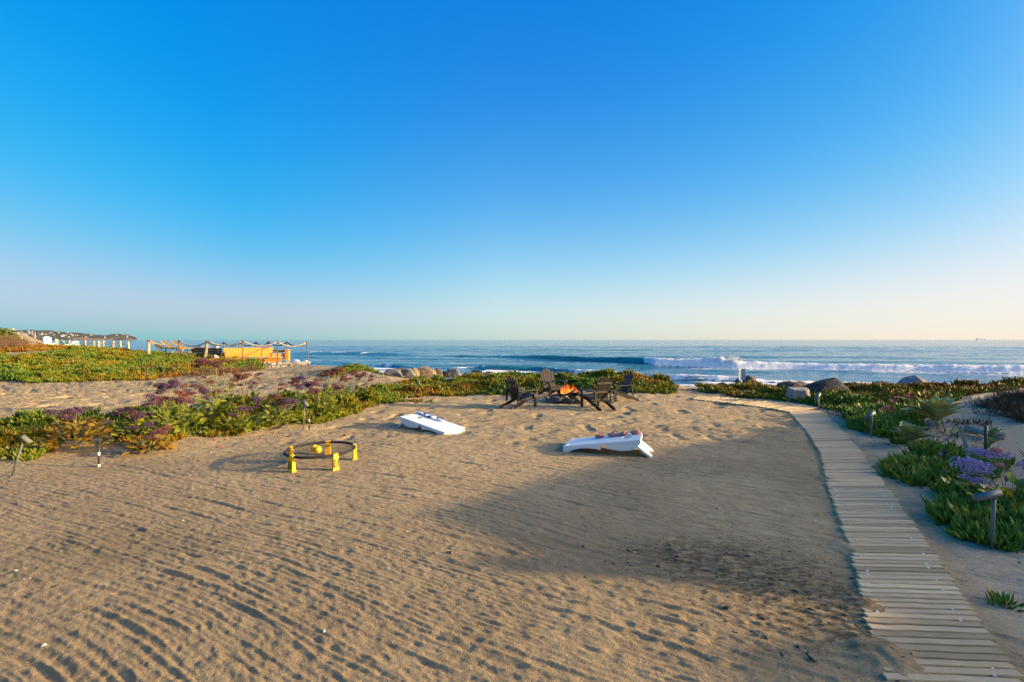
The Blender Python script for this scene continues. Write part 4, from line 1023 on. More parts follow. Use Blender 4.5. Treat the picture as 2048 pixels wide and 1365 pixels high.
# ------------------------------------------------------------------ bean bag toss boards
def frame_mx(o, ax, up=(0, 0, 1)):
    x = Vector((ax[0], ax[1], 0)).normalized(); z = Vector(up); y = z.cross(x)
    m = Matrix((x, y, z)).transposed().to_4x4(); m.translation = o; return m

def toss_board(low, axis, label, rnd_seed):
    """white moulded board: local x from the low end to the high end, y across"""
    L, Wd, hi, lo = 1.16, .58, .27, .085
    root = empty('toss_board', (low[0], low[1], gz(*low) - .004), math.atan2(axis[1], axis[0]), label, 'cornhole board', 'white bean bag toss boards on the sand')
    sl = (hi - lo) / L
    bm = bmesh.new()     # deck plate with a round hole
    n = 24; hx, r = L - .22, .075
    ring = []; ring2 = []; outer = []; outer2 = []
    for k in range(n):
        a = 2 * PI * k / n; c, s_ = math.cos(a), math.sin(a)
        m_ = min((L - hx if c > 0 else hx) / max(abs(c), 1e-6), (Wd / 2) / max(abs(s_), 1e-6))
        ox, oy = hx + c * m_, s_ * m_
        for (lst, x, y, dz) in ((ring, hx + r * c, r * s_, 0), (ring2, hx + r * c, r * s_, -.03), (outer, ox, oy, 0)):
            lst.append(bm.verts.new((x, y, lo + sl * x + dz)))
    corners = {}
    for k in range(n):
        k2 = (k + 1) % n
        bm.faces.new((ring[k], outer[k], outer[k2], ring[k2])); bm.faces.new((ring2[k], ring[k], ring[k2], ring2[k2]))
        a, b = outer[k], outer[k2]
        if abs(a.co.x - b.co.x) > 1e-4 and abs(a.co.y - b.co.y) > 1e-4:
            cx = L if (a.co.x > L - 1e-4 or b.co.x > L - 1e-4) else 0.0; cy = Wd / 2 if max(a.co.y, b.co.y) > Wd / 2 - 1e-4 else -Wd / 2
            v = bm.verts.new((cx, cy, lo + sl * cx)); bm.faces.new((a, v, b))
    bmesh.ops.recalc_face_normals(bm, faces=bm.faces); me = bpy.data.meshes.new('top_panel'); bm.to_mesh(me); bm.free(); link('top_panel', me, root, M['white_plastic'])
    prof = [(0, lo), (L, hi), (L - .005, hi - .05), (L - .05, hi - .115), (L - .14, hi - .165), (L - .28, hi - .185), (L - .42, hi - .175), (.66, hi - .165), (.655, hi - .125), (.59, hi - .125), (.575, .075), (.50, .085), (.38, .088), (.26, .074), (.16, .045), (.10, .012), (.07, 0), (0, 0)]
    for s_ in (-1, 1):
        m = MB(); y = s_ * (Wd / 2 - .009); m.prism([(x, z - .001) for x, z in prof], y - .009, y + .009); m.build('side_skirt', M['white_plastic'], root)
    m = MB(); m.box((.009, 0, lo / 2 - .002), (.018, Wd - .037, lo - .002)); m.build('end_skirt', M['white_plastic'], root)
    m = MB(); m.box((L - .012, 0, hi - .036), (.018, Wd - .037, .062)); m.build('end_skirt', M['white_plastic'], root)
    for q in (.035, .06):
        m = MB(); m.box((q, 0, lo + sl * q + .001), (.006, Wd - .06, .004), Matrix.Identity(4)); m.build('molded_rib', M['white_plastic'], root)
    m = MB()             # splayed rear leg panel with two feet
    A = [(-.25, 0.0), (.25, 0.0)]; top = Vector((L - .10, 0, hi - .07)); bot = Vector((L + .155, 0, .0))
    d = (bot - top); ln = d.length; dx = d.normalized(); nr = Vector((dx.z, 0, -dx.x)) * -1
    Mx = Matrix((dx, Vector((0, 1, 0)), nr)).transposed().to_4x4(); Mx.translation = top
    pr = [(0, -.25), (ln * .55, -.265), (ln, -.25), (ln, -.12), (ln * .80, -.06), (ln * .80, .06), (ln, .12), (ln, .25), (ln * .55, .265), (0, .25)]
    k = len(pr); vs = [(p[0], p[1], -.014) for p in pr] + [(p[0], p[1], .014) for p in pr]
    m.add(vs, [tuple(range(k))[::-1], tuple(range(k, 2 * k))] + [(i, (i + 1) % k, (i + 1) % k + k, i + k) for i in range(k)], Mx); m.build('leg_panel', M['white_plastic'], root)
    for y in (-.16, 0.0, .16):
        m = MB(); m.box((ln * .40, y, .019), (ln * .62, .05, .012), Mx, .004); m.build('leg_rib', M['white_plastic'], root)
    def spot(x, y, dz=0): return root.matrix_basis @ Vector((x, y, lo + sl * x + dz))
    bpy.context.view_layer.update()
    return root, spot, math.atan(sl)

def bag_mesh(name, seed, mat_a, mat_b):
    n = 10; vs = []; fs = []; rnd = random.Random(seed); ph = rnd.uniform(0, 6)
    for side in (1, -1):
        for i in range(n + 1):
            for j in range(n + 1):
                u, v = i / n * 2 - 1, j / n * 2 - 1
                e = (1 - u ** 4) * (1 - v ** 4); pinch = 1 - .10 * (u * u + v * v) / 2 * (abs(u * v))
                z = side * .024 * e ** .6 * (1 + .35 * math.sin(3 * u + ph) * math.cos(2.5 * v + ph))
                vs.append((u * .075 * pinch, v * .075 * pinch, z))
    N = (n + 1) ** 2
    for i in range(n):
        for j in range(n):
            a = i * (n + 1) + j; fs.append((a, a + 1, a + n + 2, a + n + 1)[::-1]); fs.append((N + a, N + a + 1, N + a + n + 2, N + a + n + 1))
    me = bpy.data.meshes.new(name); me.from_pydata(vs, [], fs); me.materials.append(mat_a); me.materials.append(mat_b)
    me.polygons.foreach_set('material_index', [1 if (i // 2 % n) >= n * .55 else 0 for i in range(len(fs))]); me.polygons.foreach_set('use_smooth', [True] * len(fs)); me.update(); return me
def bags(spot, ang, rz, items, mats, group):
    for i, (x, y, r, lab) in enumerate(items):
        o = link('bean_bag', bag_mesh('bean_bag', i + len(group), *mats), None, None, spot(x, y, .028), None)
        o.rotation_euler = (Matrix.Rotation(rz, 3, 'Z') @ Matrix.Rotation(-ang, 3, 'Y') @ Matrix.Rotation(r, 3, 'Z') @ Matrix.Rotation(.12 * (-1) ** i, 3, 'X')).to_euler()
        tag(o, lab, 'bean bag', group)
axL = (-.84, .55)
rb, sp, an = toss_board((-1.07, 8.52), axL, 'white toss board on the left with four blue bags on it', 1)
bags(sp, an, math.atan2(axL[1], axL[0]), [(1.08, -.20, .3, 'blue bean bag at the raised end of the left board'), (.90, -.215, .9, 'blue bean bag second from the raised end of the left board'), (.76, -.19, 1.5, 'blue bean bag third from the raised end of the left board'), (.55, -.20, .5, 'blue bean bag lowest on the left board')],
     (M['bag_blue'], M['bag_pale']), 'blue bean bags on the left board')
axR = (.945, -.325)
rb, sp, an = toss_board((.885, 7.33), axR, 'white toss board on the right with four faded red bags', 2)
bags(sp, an, math.atan2(axR[1], axR[0]), [(1.06, .19, .3, 'faded red bean bag highest on the right board'), (.86, .17, 1.0, 'faded red bean bag second from the top of the right board'), (.70, .18, .6, 'faded red bean bag third from the top of the right board'), (.50, .16, .2, 'faded red bean bag lowest on the right board')],
     (M['bag_red'], M['bag_pink']), 'faded red bean bags on the right board')

# ------------------------------------------------------------------ roundnet game
def text_mesh(s, size, depth=.0006):
    cu = bpy.data.curves.new('lettering', 'FONT'); cu.body = s; cu.size = size; cu.extrude = depth; cu.align_x = 'CENTER'; cu.align_y = 'CENTER'; cu.space_line = .95
    cu.offset = size * .035
    o = bpy.data.objects.new('lettering', cu); COL.objects.link(o); bpy.context.view_layer.update()
    me = bpy.data.meshes.new_from_object(o.evaluated_get(bpy.context.evaluated_depsgraph_get())); bpy.data.objects.remove(o); me.name = 'lettering'
    me.materials.clear(); me.materials.append(M['ink']); return me
def roundnet(c):
    z0 = gz(*c); root = empty('roundnet_game', (c[0], c[1], z0 - .006), 0, 'round black net game with five yellow legs', 'roundnet set')
    Rr, hz = .455, .205
    m = MB(); pts = [(Rr * math.cos(2 * PI * k / 64), Rr * math.sin(2 * PI * k / 64), hz) for k in range(65)]
    m.tube(pts, .018, 8, cap=False); m.build('rim', M['rim'], root)
    def sag(x, y): q = (x * x + y * y) / (Rr * Rr); return hz - .012 - .03 * (1 - q)
    m = MB(); stp = .040
    for k in range(-11, 12):
        for ax in (0, 1):
            t0 = k * stp; h2 = Rr * Rr * .93 - t0 * t0
            if h2 <= 0: continue
            e = math.sqrt(h2); pp = []
            for q in range(9):
                u = -e + 2 * e * q / 8; a = PI / 5
                x, y = (t0, u) if ax else (u, t0); x, y = x * math.cos(a) - y * math.sin(a), x * math.sin(a) + y * math.cos(a)
                pp.append((x, y, sag(x, y)))
            m.tube(pp, .0017, 3, cap=False)
            for (P, sg) in ((Vector(pp[0]), 0), (Vector(pp[-1]), 0)):
                d = Vector((P.x, P.y, 0)).normalized() * (Rr - .004); m.tube([P, Vector((d.x, d.y, hz))], .0016, 3, cap=False)
    o = m.build('net', M['net'], root)
    tm = text_mesh('SPIKE\nBALL', .044)
    ang = [28, 100, 172, 244, 316]
    for i, a in enumerate(ang):
        a = R(a); Mx = Matrix.Rotation(a, 4, 'Z') @ Matrix.Translation((Rr, 0, 0))
        m = MB()
        pr = [(-.041, 0), (.041, 0), (.033, .185), (.033, .215), (.028, .225), (-.028, .225), (-.033, .215), (-.033, .185)]   # across, height
        k = len(pr)
        def xs(z): return .030 * (1 - z / .225) + .012
        vs = [(.022 + xs(z) * .35, y, z) for y, z in pr] + [(-.012 - xs(z) * .25, y, z) for y, z in pr]
        m.add(vs, [tuple(range(k)), tuple(range(k, 2 * k))[::-1]] + [(j, (j + 1) % k, (j + 1) % k + k, j + k) for j in range(k)], Mx)
        m.box((.0, 0, .012), (.07, .084, .016), Mx, .004)
        m.box((.002, .018, .222), (.040, .018, .014), Mx, .003); m.box((.002, -.018, .222), (.040, .018, .014), Mx, .003)
        lg = m.build('leg', M['yellow'], root)
        lt = link('lettering', tm, lg)
        # reads upward along the leg, on its outer face
        B = Matrix((Vector((-.035, 0, 1)).normalized(), Vector((0, 1, 0)).cross(Vector((0, 0, 0))) if False else Vector((0, -1, 0)), Vector((1, 0, .035)).normalized())).transposed()
        W4 = Mx @ Matrix.Translation((.0353, 0, .10)) @ B.to_4x4(); lt.matrix_local = W4
    for i, (x, y, lab) in enumerate(((-.088, .0, 'yellow ball farther left on the round net'), (-.005, -.075, 'yellow ball nearer to us on the round net'))):
        me = bpy.data.meshes.new('ball'); bm = bmesh.new(); bmesh.ops.create_uvsphere(bm, u_segments=20, v_segments=14, radius=.051); bm.to_mesh(me); bm.free(); me.polygons.foreach_set('use_smooth', [True] * len(me.polygons))
        b = link('ball', me, None, M['yellow'], (c[0] + x, c[1] + y, z0 + sag(x, y) + .050)); tag(b, lab, 'ball', 'yellow balls on the round net')
roundnet((-2.69, 6.39))

# ------------------------------------------------------------------ garden spotlights, risers, stakes
def spotlight(base, top, head_az, head_tilt, label, mat, hl=.16, hr=.042, pr=.013, group='metal garden spotlights on stakes'):
    base = Vector(base); top = Vector(top); root = empty('path_light', base, 0, label, 'spotlight', group)
    d = top - base
    m = MB(); m.tube([(0, 0, -.05), d * .5, d], pr, 10); m.build('pole', mat, root)
    ax = Vector((math.cos(head_az) * math.cos(head_tilt), math.sin(head_az) * math.cos(head_tilt), math.sin(head_tilt)))
    c = d + Vector((0, 0, hr * .8)) + ax * hl * .22
    m = MB(); a, b = c - ax * hl * .45, c + ax * hl * .55
    m.tube([a, a + ax * .006, b - ax * .004, b, b - ax * .02], [hr * .86, hr, hr, hr * .98, hr * .82], 16); hd = m.build('lamp_head', mat, root)
    m = MB(); m.tube([b - ax * .018, b - ax * .016], [hr * .80, hr * .80], 16); m.build('lens', M['ink'], hd)
    m = MB(); m.tube([d - Vector((0, 0, .02)), d + Vector((0, 0, hr * .5))], pr * 1.5, 8); m.build('swivel', mat, root)
    return root
def sp_px(px, py, px2, py2, az, tilt, label, mat, **kw):
    b = ground(px, py); t = at(px2, py2, b.y); spotlight(b, t, az, tilt, label, mat, **kw)
sp_px(22, 953, 47, 880, R(20), R(-48), 'leaning metal spotlight at the far left edge of the sand', M['weather_steel'], hl=.13, hr=.031)
sp_px(606, 861, 608, 808, R(-30), R(-35), 'slim metal spotlight between the purple flowers and the ring game', M['weather_steel'], hl=.15, hr=.04)
sp_px(824, 797, 837, 766, R(-40), R(-62), 'leaning spotlight in the ice plant mound behind the left board', M['weather_steel'], hl=.14, hr=.032)
sp_px(1638, 822, 1637, 793, R(215), R(-42), 'farthest spotlight on the right, where the boardwalk bends', M['steel'], hl=.22, hr=.042, pr=.014)
sp_px(1742, 876, 1744, 831, R(200), R(-28), 'middle spotlight on the right in the deep green ice plant', M['steel'], hl=.22, hr=.038, pr=.014)
sp_px(1985, 1101, 1989, 994, R(186), R(-10), 'nearest spotlight, its grey tube head over the green ice plant', M['steel'], hl=.235, hr=.029, pr=.014)

def riser(px, py, pytop, rad, label, bands, cap=False):
    b = ground(px, py); h = (py - pytop) / FPX * b.y; root = empty('sprinkler_riser', b, 0, label, 'sprinkler', 'black sprinkler risers')
    m = MB(); m.tube([(0, 0, -.05), (0, 0, h)], rad, 10); m.build('pipe', M['black_plastic'], root)
    for f in bands:
        m = MB(); m.tube([(0, 0, h * f - .022), (0, 0, h * f + .022)], rad * 1.15, 10); m.build('band', M['white_plastic'], root)
    if cap:
        m = MB(); m.tube([(0, 0, h), (0, 0, h + .012)], [rad * 2.6, rad * 2.9], 12); m.build('nozzle', M['black_plastic'], root)
riser(197, 935, 884, .013, 'black sprinkler riser with white bands beside the bushy plant', (.05, .52), True)
riser(618, 862, 828, .011, 'short black sprinkler riser beside the slim spotlight', (.60,))
riser(1972, 925, 851, .018, 'tall black riser with a white base on the right dune', (.05,))

def stake(name, p0, p1, w, mat, label, cat, taper=1.0, n=4):
    m = MB(); d = Vector(p1) - Vector(p0); m.tube([(0, 0, 0), d * .5, d], [w, w * (1 + taper) / 2, w * taper], n, True, n > 4)
    o = m.build(name, mat, None, p0); return tag(o, label, cat)
b = ground(1946, 930); stake('wooden_stake', b - Vector((0, 0, .05)), at(1920, 853, b.y + .12), .030, M['grey_wood'], 'leaning grey wooden stake on the right dune', 'stake')
b = ground(105, 848); stake('wooden_peg', b - Vector((0, 0, .05)), at(105, 822, b.y), .016, M['post_wood'], 'small pale peg behind the left ice plant hedge', 'peg')
b = ground(1992, 884); stake('driftwood_log', b + Vector((.25, .1, .03)), Vector(at(1928, 857, b.y + .45)), .075, M['grey_wood'], 'grey driftwood log lying on the right dune', 'log', .8, 9)
b = at(945, 771, 16.2); stake('bleached_stick', b, at(957, 763, 16.0), .016, M['post_wood'], 'bleached stick sticking out of the ice plant mound', 'stick', .8, 6)
b = at(928, 774, 15.6); stake('white_marker', b - Vector((0, 0, .08)), at(928.5, 765, 15.6), .035, M['white_plastic'], 'small white marker in the ice plant mound', 'marker', .55, 8)
b = ground(872, 801); stake('bleached_stick', at(802, 805, 12.6), at(815, 794, 12.9), .011, M['post_wood'], 'thin bleached stick at the foot of the leaning spotlight', 'stick', .8, 6)
def sign_post():
    b = at(1482.5, 782, 15.9); root = empty('beach_sign', b, 0, 'small white two panel sign on a white post by the shore', 'sign')
    m = MB(); m.tube([(0, 0, -.3), (0, 0, .76)], .022, 8); m.build('post', M['white_paint'], root)
    for s, r in ((-1, .35), (1, -.35)):
        m = MB(); m.box((s * .062, 0, 0), (.118, .012, .40)); o = m.build('sign_panel', M['sign_backlit'], root, (0, -.03, .57), (0, 0, r))
sign_post()

# ------------------------------------------------------------------ flowering sea lavender
def leaf_mesh(name, L, W, fold=.25, curl=.3, seed=0, wav=.0):
    vs = []; fs = []; al = []; n = 5; rnd = random.Random(seed)
    prof = (.18, .62, .95, 1.0, .72, .08)
    for i in range(n + 1):
        t = i / n; w = W * prof[i]; z = -curl * L * t * t
        for (k, dz) in ((-1, fold * w), (0, 0), (1, fold * w)):
            vs.append((k * w, L * t, z + dz + (rnd.uniform(-wav, wav) if k else 0))); al.append(t)
    for i in range(n):
        for k in range(2):
            a = i * 3 + k; fs.append((a, a + 1, a + 4, a + 3))
    me = bpy.data.meshes.new(name); me.from_pydata(vs, [], fs)
    a1 = me.attributes.new('along', 'FLOAT', 'POINT'); a1.data.foreach_set('value', al); me.polygons.foreach_set('use_smooth', [True] * len(fs)); me.update(); return me
def with_mat(me, mat): m = me.copy(); m.materials.clear(); m.materials.append(mat); return m
_lf = [leaf_mesh('leaf', .15, .040, .22, .35, i, .006) for i in range(3)]
ST_LEAF = {k: [with_mat(m, M[k]) for m in _lf] for k in ('stat', 'stat_red')}
def head_mesh(seed, R0=.08, n=190, q=.0095):
    rnd = random.Random(seed); m = MB()
    lobes = [(rnd.uniform(-.5, .5) * R0, rnd.uniform(-.5, .5) * R0, rnd.uniform(-.25, .4) * R0, rnd.uniform(.45, .72) * R0) for _ in range(6)]
    for k in range(n):
        lx, ly, lz, lr = lobes[k % 6]
        th = math.acos(rnd.uniform(-.15, 1)); ph = rnd.uniform(0, 2 * PI); d = Vector((math.sin(th) * math.cos(ph), math.sin(th) * math.sin(ph), .95 * math.cos(th)))
        c = Vector((lx, ly, lz)) + d * lr; s = q * rnd.uniform(.6, 1.2)
        u = d.cross(Vector((rnd.gauss(0, 1), rnd.gauss(0, 1), rnd.gauss(0, 1)))).normalized(); v = d.cross(u)
        m.add([c + u * s, c - u * s * .5 + v * s, c - u * s * .5 - v * s, c + d * s * .9], [(0, 1, 3), (1, 2, 3), (2, 0, 3), (0, 2, 1)])
    return m.mesh('flower_head')
_hd = [head_mesh(i) for i in range(4)]
HEADS = {k: [with_mat(m, M[k]) for m in _hd] for k in ('purple', 'mauve', 'rust', 'violet', 'pink')}

def sea_lavender(loc, label, spread, height, nleaf, nhead, cols, seed, leafset='stat', tall=(.25, .6), hs=1.0, ls=1.0, group='flowering sea lavender plants in the hedge', lean=(0, 0), name='sea_lavender'):
    rnd = random.Random(seed); root = empty(name, loc, 0, label, 'flowering plant', group)
    for k in range(nleaf):
        a = rnd.uniform(0, 2 * PI); el = rnd.uniform(-.1, 1.3); rr = spread * math.sqrt(rnd.random()) * .85
        z = height * (1 - (rr / spread) ** 2.6) * rnd.uniform(.25, 1.0)
        s = ls * rnd.uniform(.7, 1.25)
        q = Matrix.Rotation(a - PI / 2 + rnd.uniform(-.8, .8), 3, 'Z') @ Matrix.Rotation(el, 3, 'X') @ Matrix.Rotation(rnd.uniform(-.6, .6), 3, 'Y')
        link('leaf', ST_LEAF[leafset][rnd.randrange(3)], root, None, (rr * math.cos(a), rr * math.sin(a), z), q.to_euler(), (s, s, s))
    for k in range(3):
        a = rnd.uniform(0, 6.28); m = MB(); m.tube([(0, 0, -.03), (spread * .25 * math.cos(a), spread * .25 * math.sin(a), height * .35), (spread * .5 * math.cos(a), spread * .5 * math.sin(a), height * .7)], [.012, .010, .006], 6); m.build('stem', M['stem'], root)
    for k in range(nhead):
        a = rnd.uniform(0, 2 * PI); rr = spread * rnd.uniform(.15, .95); h = height + rnd.uniform(*tall) * (1 - .3 * rr / spread)
        top = Vector((rr * math.cos(a) + lean[0], rr * math.sin(a) + lean[1], h))
        b0 = Vector((top.x * .35, top.y * .35, height * .5)); md = b0.lerp(top, .55) + Vector((0, 0, .03))
        m = MB(); m.tube([b0, md, top], [.004, .0035, .002], 4); m.build('flower_stalk', M['stem'], root)
        col = cols[rnd.randrange(len(cols))]; s = hs * rnd.uniform(.7, 1.2)
        link('flower_head', HEADS[col][rnd.randrange(4)], root, None, top, (rnd.uniform(-.3, .3), rnd.uniform(-.3, .3), rnd.uniform(0, 6)), (s, s, s * rnd.uniform(.75, 1.0)))
        if rnd.random() < .75:
            t2 = top + Vector((rnd.uniform(-.12, .12), rnd.uniform(-.1, .1), rnd.uniform(-.12, .04))) * hs
            m = MB(); m.tube([md, t2], .0025, 3); m.build('flower_stalk', M['stem'], root)
            s *= .75; link('flower_head', HEADS[col][rnd.randrange(4)], root, None, t2, (rnd.uniform(-.3, .3), rnd.uniform(-.3, .3), 0), (s, s, s * .85))
    return root
PM = ('purple', 'mauve', 'rust'); PU = ('purple', 'purple', 'mauve'); RU = ('rust', 'rust', 'mauve')
for i, (px, py, lab, spd, hgt, nl, nh, col, ls, tall) in enumerate([
    (133, 905, 'bushy plant with yellow and orange turning leaves between the left spotlight and the riser', .40, .36, 70, 5, ('purple',), 'stat_red', (.02, .14)),
    (283, 912, 'small low lavender plant in front of the hedge, right of the riser', .26, .20, 32, 3, PM, 'stat_red', (.05, .18)),
    (262, 884, 'lavender plant with small purple heads just right of the bushy one', .34, .24, 40, 6, PU, 'stat', (.05, .2)),
    (345, 876, 'lavender plant with wide rusty and purple heads over large pale leaves', .45, .36, 55, 10, PM, 'stat', (.12, .34)),
    (325, 846, 'lavender plant with a dark purple head cluster at the back of the hedge', .34, .34, 34, 9, PU, 'stat', (.22, .42)),
    (408, 858, 'tall bushy lavender plant with bright yellow green leaves in mid hedge', .48, .42, 60, 7, PM, 'stat', (.1, .3)),
    (425, 826, 'tallest lavender plant, its rusty brown heads reaching highest', .42, .52, 46, 15, RU, 'stat', (.22, .62)),
    (492, 830, 'lavender plant with a pair of wide purple pink heads on thin stalks', .42, .40, 38, 11, PM, 'stat', (.12, .50)),
    (470, 866, 'low leafy plant with few heads at the front edge of the hedge', .40, .20, 44, 2, PU, 'stat', (.05, .15)),
    (548, 856, 'lavender plant with stalks of mauve heads left of the slim spotlight', .42, .26, 46, 9, PM, 'stat', (.08, .36)),
    (590, 838, 'dark purple headed lavender plant right behind the slim spotlight', .42, .36, 48, 11, PU, 'stat', (.15, .40)),
    (640, 838, 'lavender plant with red tinged leaves right of the slim spotlight', .40, .36, 52, 8, PM, 'stat', (.08, .3)),
    (668, 818, 'lavender plant with dense mauve and purple heads before the small dune', .46, .42, 54, 14, PM, 'stat', (.12, .40)),
    (708, 808, 'lavender plant at the right end of the flowering hedge', .44, .36, 48, 11, PM, 'stat', (.1, .36)),
]):
    g = ground(px, py); g.y += .12; g.z = float(H(g.x, g.y))
    sea_lavender(g, lab, spd * 1.05, hgt * 1.35, int(nl * 2.2), nh, col, 600 + i, ls, tall, 1.2, .95)
g = Vector((5.22, 4.75, gz(5.22, 4.75)))
sea_lavender(g, 'violet flowering lavender plant at the right edge above the near spotlight', .55, .22, 60, 10, ('violet', 'pink', 'violet', 'pink'), 701, 'stat', (.10, .34), 1.25, 1.0, None, (-.22, -.05))
for i, (px, py, lab, n, h) in enumerate([(1782, 842, 'pink flower stalks left of the large agave', 5, .30), (1806, 838, 'taller coral pink flower stalks nearest the large agave', 6, .36), (1762, 850, 'low pink flowered plant beside the middle spotlight', 3, .2)]):
    g = ground(px, py); sea_lavender(g, lab, .26, .16, 16, n, ('pink', 'pink', 'rust'), 720 + i, 'stat', (.12, h), .62, .8, 'pink flowering stalks by the agave', (0, 0), 'pink_stonecrop')
for i, (px, py, lab) in enumerate([(1895, 872, 'magenta flowered creeping plant under the large agave'), (1870, 888, 'small magenta flowered plant between the agaves'), (1882, 930, 'tiny magenta flowers on bare sand behind the green patch')]):
    g = ground(px, py); sea_lavender(g, lab, .34 if i < 2 else .16, .10, 16, 14 if i < 2 else 5, ('violet', 'mauve', 'purple'), 740 + i, 'stat', (.02, .12), .34, .45, 'magenta flowered creepers on the right dune', (0, 0), 'creeping_flower')

# ------------------------------------------------------------------ agaves
def agave_leaf(L, W, curl, seed):
    vs = []; fs = []; al = []; n = 8; rnd = random.Random(seed)
    prof = (.50, .48, .62, .84, 1.0, 1.0, .80, .45, .02)
    for i in range(n + 1):
        t = i / n; w = W * prof[i]; zc = curl * L * (t ** 2) * (-1); 
        for k in (-1, -.5, 0, .5, 1):
            vs.append((k * w, L * t, zc + abs(k) ** 1.6 * w * .42 + .012 * L * math.sin(t * 9 + seed) * abs(k))); al.append(t)
    for i in range(n):
        for k in range(4):
            a = i * 5 + k; fs.append((a, a + 1, a + 6, a + 5))
    b = len(vs); m = len(vs)
    for i in range(n + 1):
        t = i / n
        for k in (-1, 0, 1):
            vs.append((k * W * prof[i], L * t, -curl * L * t * t + (abs(k) * W * prof[i] * .42) - (.02 * L * (1 - t) if k == 0 else .002))); al.append(t)
    for i in range(n):
        for k in range(2):
            a = b + i * 3 + k; fs.append((a, a + 3, a + 4, a + 1))
    me = bpy.data.meshes.new('leaf'); me.from_pydata(vs, [], fs)
    a1 = me.attributes.new('along', 'FLOAT', 'POINT'); a1.data.foreach_set('value', al); me.polygons.foreach_set('use_smooth', [True] * len(fs)); me.materials.append(M['agave']); me.update(); return me
AG = [agave_leaf(1.0, .25, c, i) for i, c in enumerate((.05, .14, .26))]
def agave(loc, size, n, label, seed):
    rnd = random.Random(seed); root = empty('agave', loc, 0, label, 'agave', 'pale green agaves on the right dune')
    for k in range(n):
        f = k / (n - 1); a = k * 2.399 + rnd.uniform(-.15, .15); el = R(84 - 52 * f ** 1.0) + rnd.uniform(-.08, .08); L = size * (.62 + .45 * min(1, f * 1.6)) * rnd.uniform(.88, 1.08)
        q = Matrix.Rotation(a, 3, 'Z') @ Matrix.Rotation(el, 3, 'X') @ Matrix.Rotation(rnd.uniform(-.12, .12), 3, 'Y')
        link('leaf', AG[0 if f < .3 else (1 if f < .7 else 2)], root, None, (0, 0, size * .13 * (1 - f) + .03), q.to_euler(), (L * rnd.uniform(.9, 1.15), L, L))
    m = MB(); m.tube([(0, 0, -.05), (0, 0, size * .2)], [size * .12, size * .08], 8); m.build('stem', M['stem'], root)
g = ground(1872, 858); agave(g + Vector((0, 0, .10)), .54, 20, 'largest agave with broad yellow edged leaves on the right', 5)
g = ground(1822, 893); agave(g + Vector((0, 0, .05)), .33, 24, 'smaller agave with narrow upright leaves at the edge of the ice plant', 7)
g = ground(1986, 880); agave(g, .22, 8, 'young agave behind the black riser', 9)
g = ground(1978, 898); agave(g, .20, 7, 'tiny agave in front of the young one by the black riser', 11)

# ------------------------------------------------------------------ litter on the sand
def litter(name, n, area, size, mat, label, seed, flat=.35, maskf=None):
    rnd = np.random.RandomState(seed); X = rnd.uniform(area[0], area[1], n * 3); Y = np.sqrt(rnd.uniform(area[2] ** 2, area[3] ** 2, n * 3))
    if maskf is not None:
        k = rnd.rand(len(X)) < maskf(X, Y); X, Y = X[k], Y[k]
    X, Y = X[:n], Y[:n]; Z = HT(X, Y); m = MB(); pr = random.Random(seed)
    for x, y, z in zip(X, Y, Z):
        s = size * math.exp(pr.gauss(0, .45)); a = pr.uniform(0, 6.28); e = pr.uniform(.25, 1.0); h = s * flat * pr.uniform(.5, 1.4)
        c, sn = math.cos(a), math.sin(a); P = []
        for (u, v, w) in ((-1, -.3 * e, 0), (.2, -.6 * e, 0), (1, .1 * e, 0), (-.1, .7 * e, 0), (-.2, 0, 1), (.4, 0, .8)):
            u += pr.uniform(-.25, .25); P.append((x + s * (u * c - v * sn), y + s * (u * sn + v * c), z - .002 + w * h))
        m.add(P, [(0, 1, 4), (1, 5, 4), (1, 2, 5), (2, 3, 5), (3, 4, 5), (3, 0, 4)])
    o = m.build(name, mat); return tag(o, label, 'litter', kind='stuff')
M['kelp'] = flat_mat('dry_kelp', (.045, .032, .024), .9, .4, 40); M['shell'] = flat_mat('shell_grit', (.62, .56, .48), .7, .2, 40); M['redleaf'] = flat_mat('dry_red_leaf', (.22, .075, .035), .8, .4, 30)
litter('dark_litter', 1500, (-.6, 6.5, 2.2, 11.5), .011, M['kelp'], 'dark crumbs of dry kelp scattered over the raked sand', 801, .3, lambda X, Y: np.clip(sstep(-.2, 1.6, X) * (.12 + .9 * sstep(.45, .75, vnoise(X * 1.1, Y * 1.1, 803))) * (X < Y * .95), 0, 1))
litter('dark_litter', 500, (.7, 2.6, 2.4, 4.0), .012, M['kelp'], 'dark crumbs on the stained patch of sand', 805, .35, lambda X, Y: stain_mask(X, Y))
litter('dark_litter', 700, (3.0, 9, 3.0, 9.5), .012, M['kelp'], 'dark crumbs on the sand right of the boardwalk', 807, .3, lambda X, Y: .9 * (X > .55 * Y + 1.9))
litter('dark_litter', 420, (-9, 0, 2.2, 9), .008, M['kelp'], 'few dark crumbs on the sunny raked sand', 809, .3)
litter('dark_litter', 900, (-17, -5, 12.5, 20), .022, M['kelp'], 'dark dead bits on the sand below the ice plant bank', 811, .3, lambda X, Y: .1 + .9 * sstep(.5, .8, vnoise(X * .6, Y * 1.4, 813)))
litter('shell_bits', 420, (-6, 4.5, 2.1, 8), .006, M['shell'], 'pale shell bits scattered over the raked sand', 815, .6)
litter('shell_bits', 36, (-5, 4, 2.2, 8), .009, M['shell'], 'larger pale shells and pebbles on the raked sand', 817, .6)
litter('red_leaves', 60, (-7, 2, 2.6, 9), .009, M['redleaf'], 'dry reddish leaves on the sand', 819, .5)
litter('red_leaves', 260, (-9, -2.2, 6.6, 10.5), .022, M['redleaf'], 'dry reddish leaves at the foot of the flowering hedge', 821, .6, lambda X, Y: (np.abs(Y - (7.6 + .55 * (X + 5.2))) < .55) * .9)
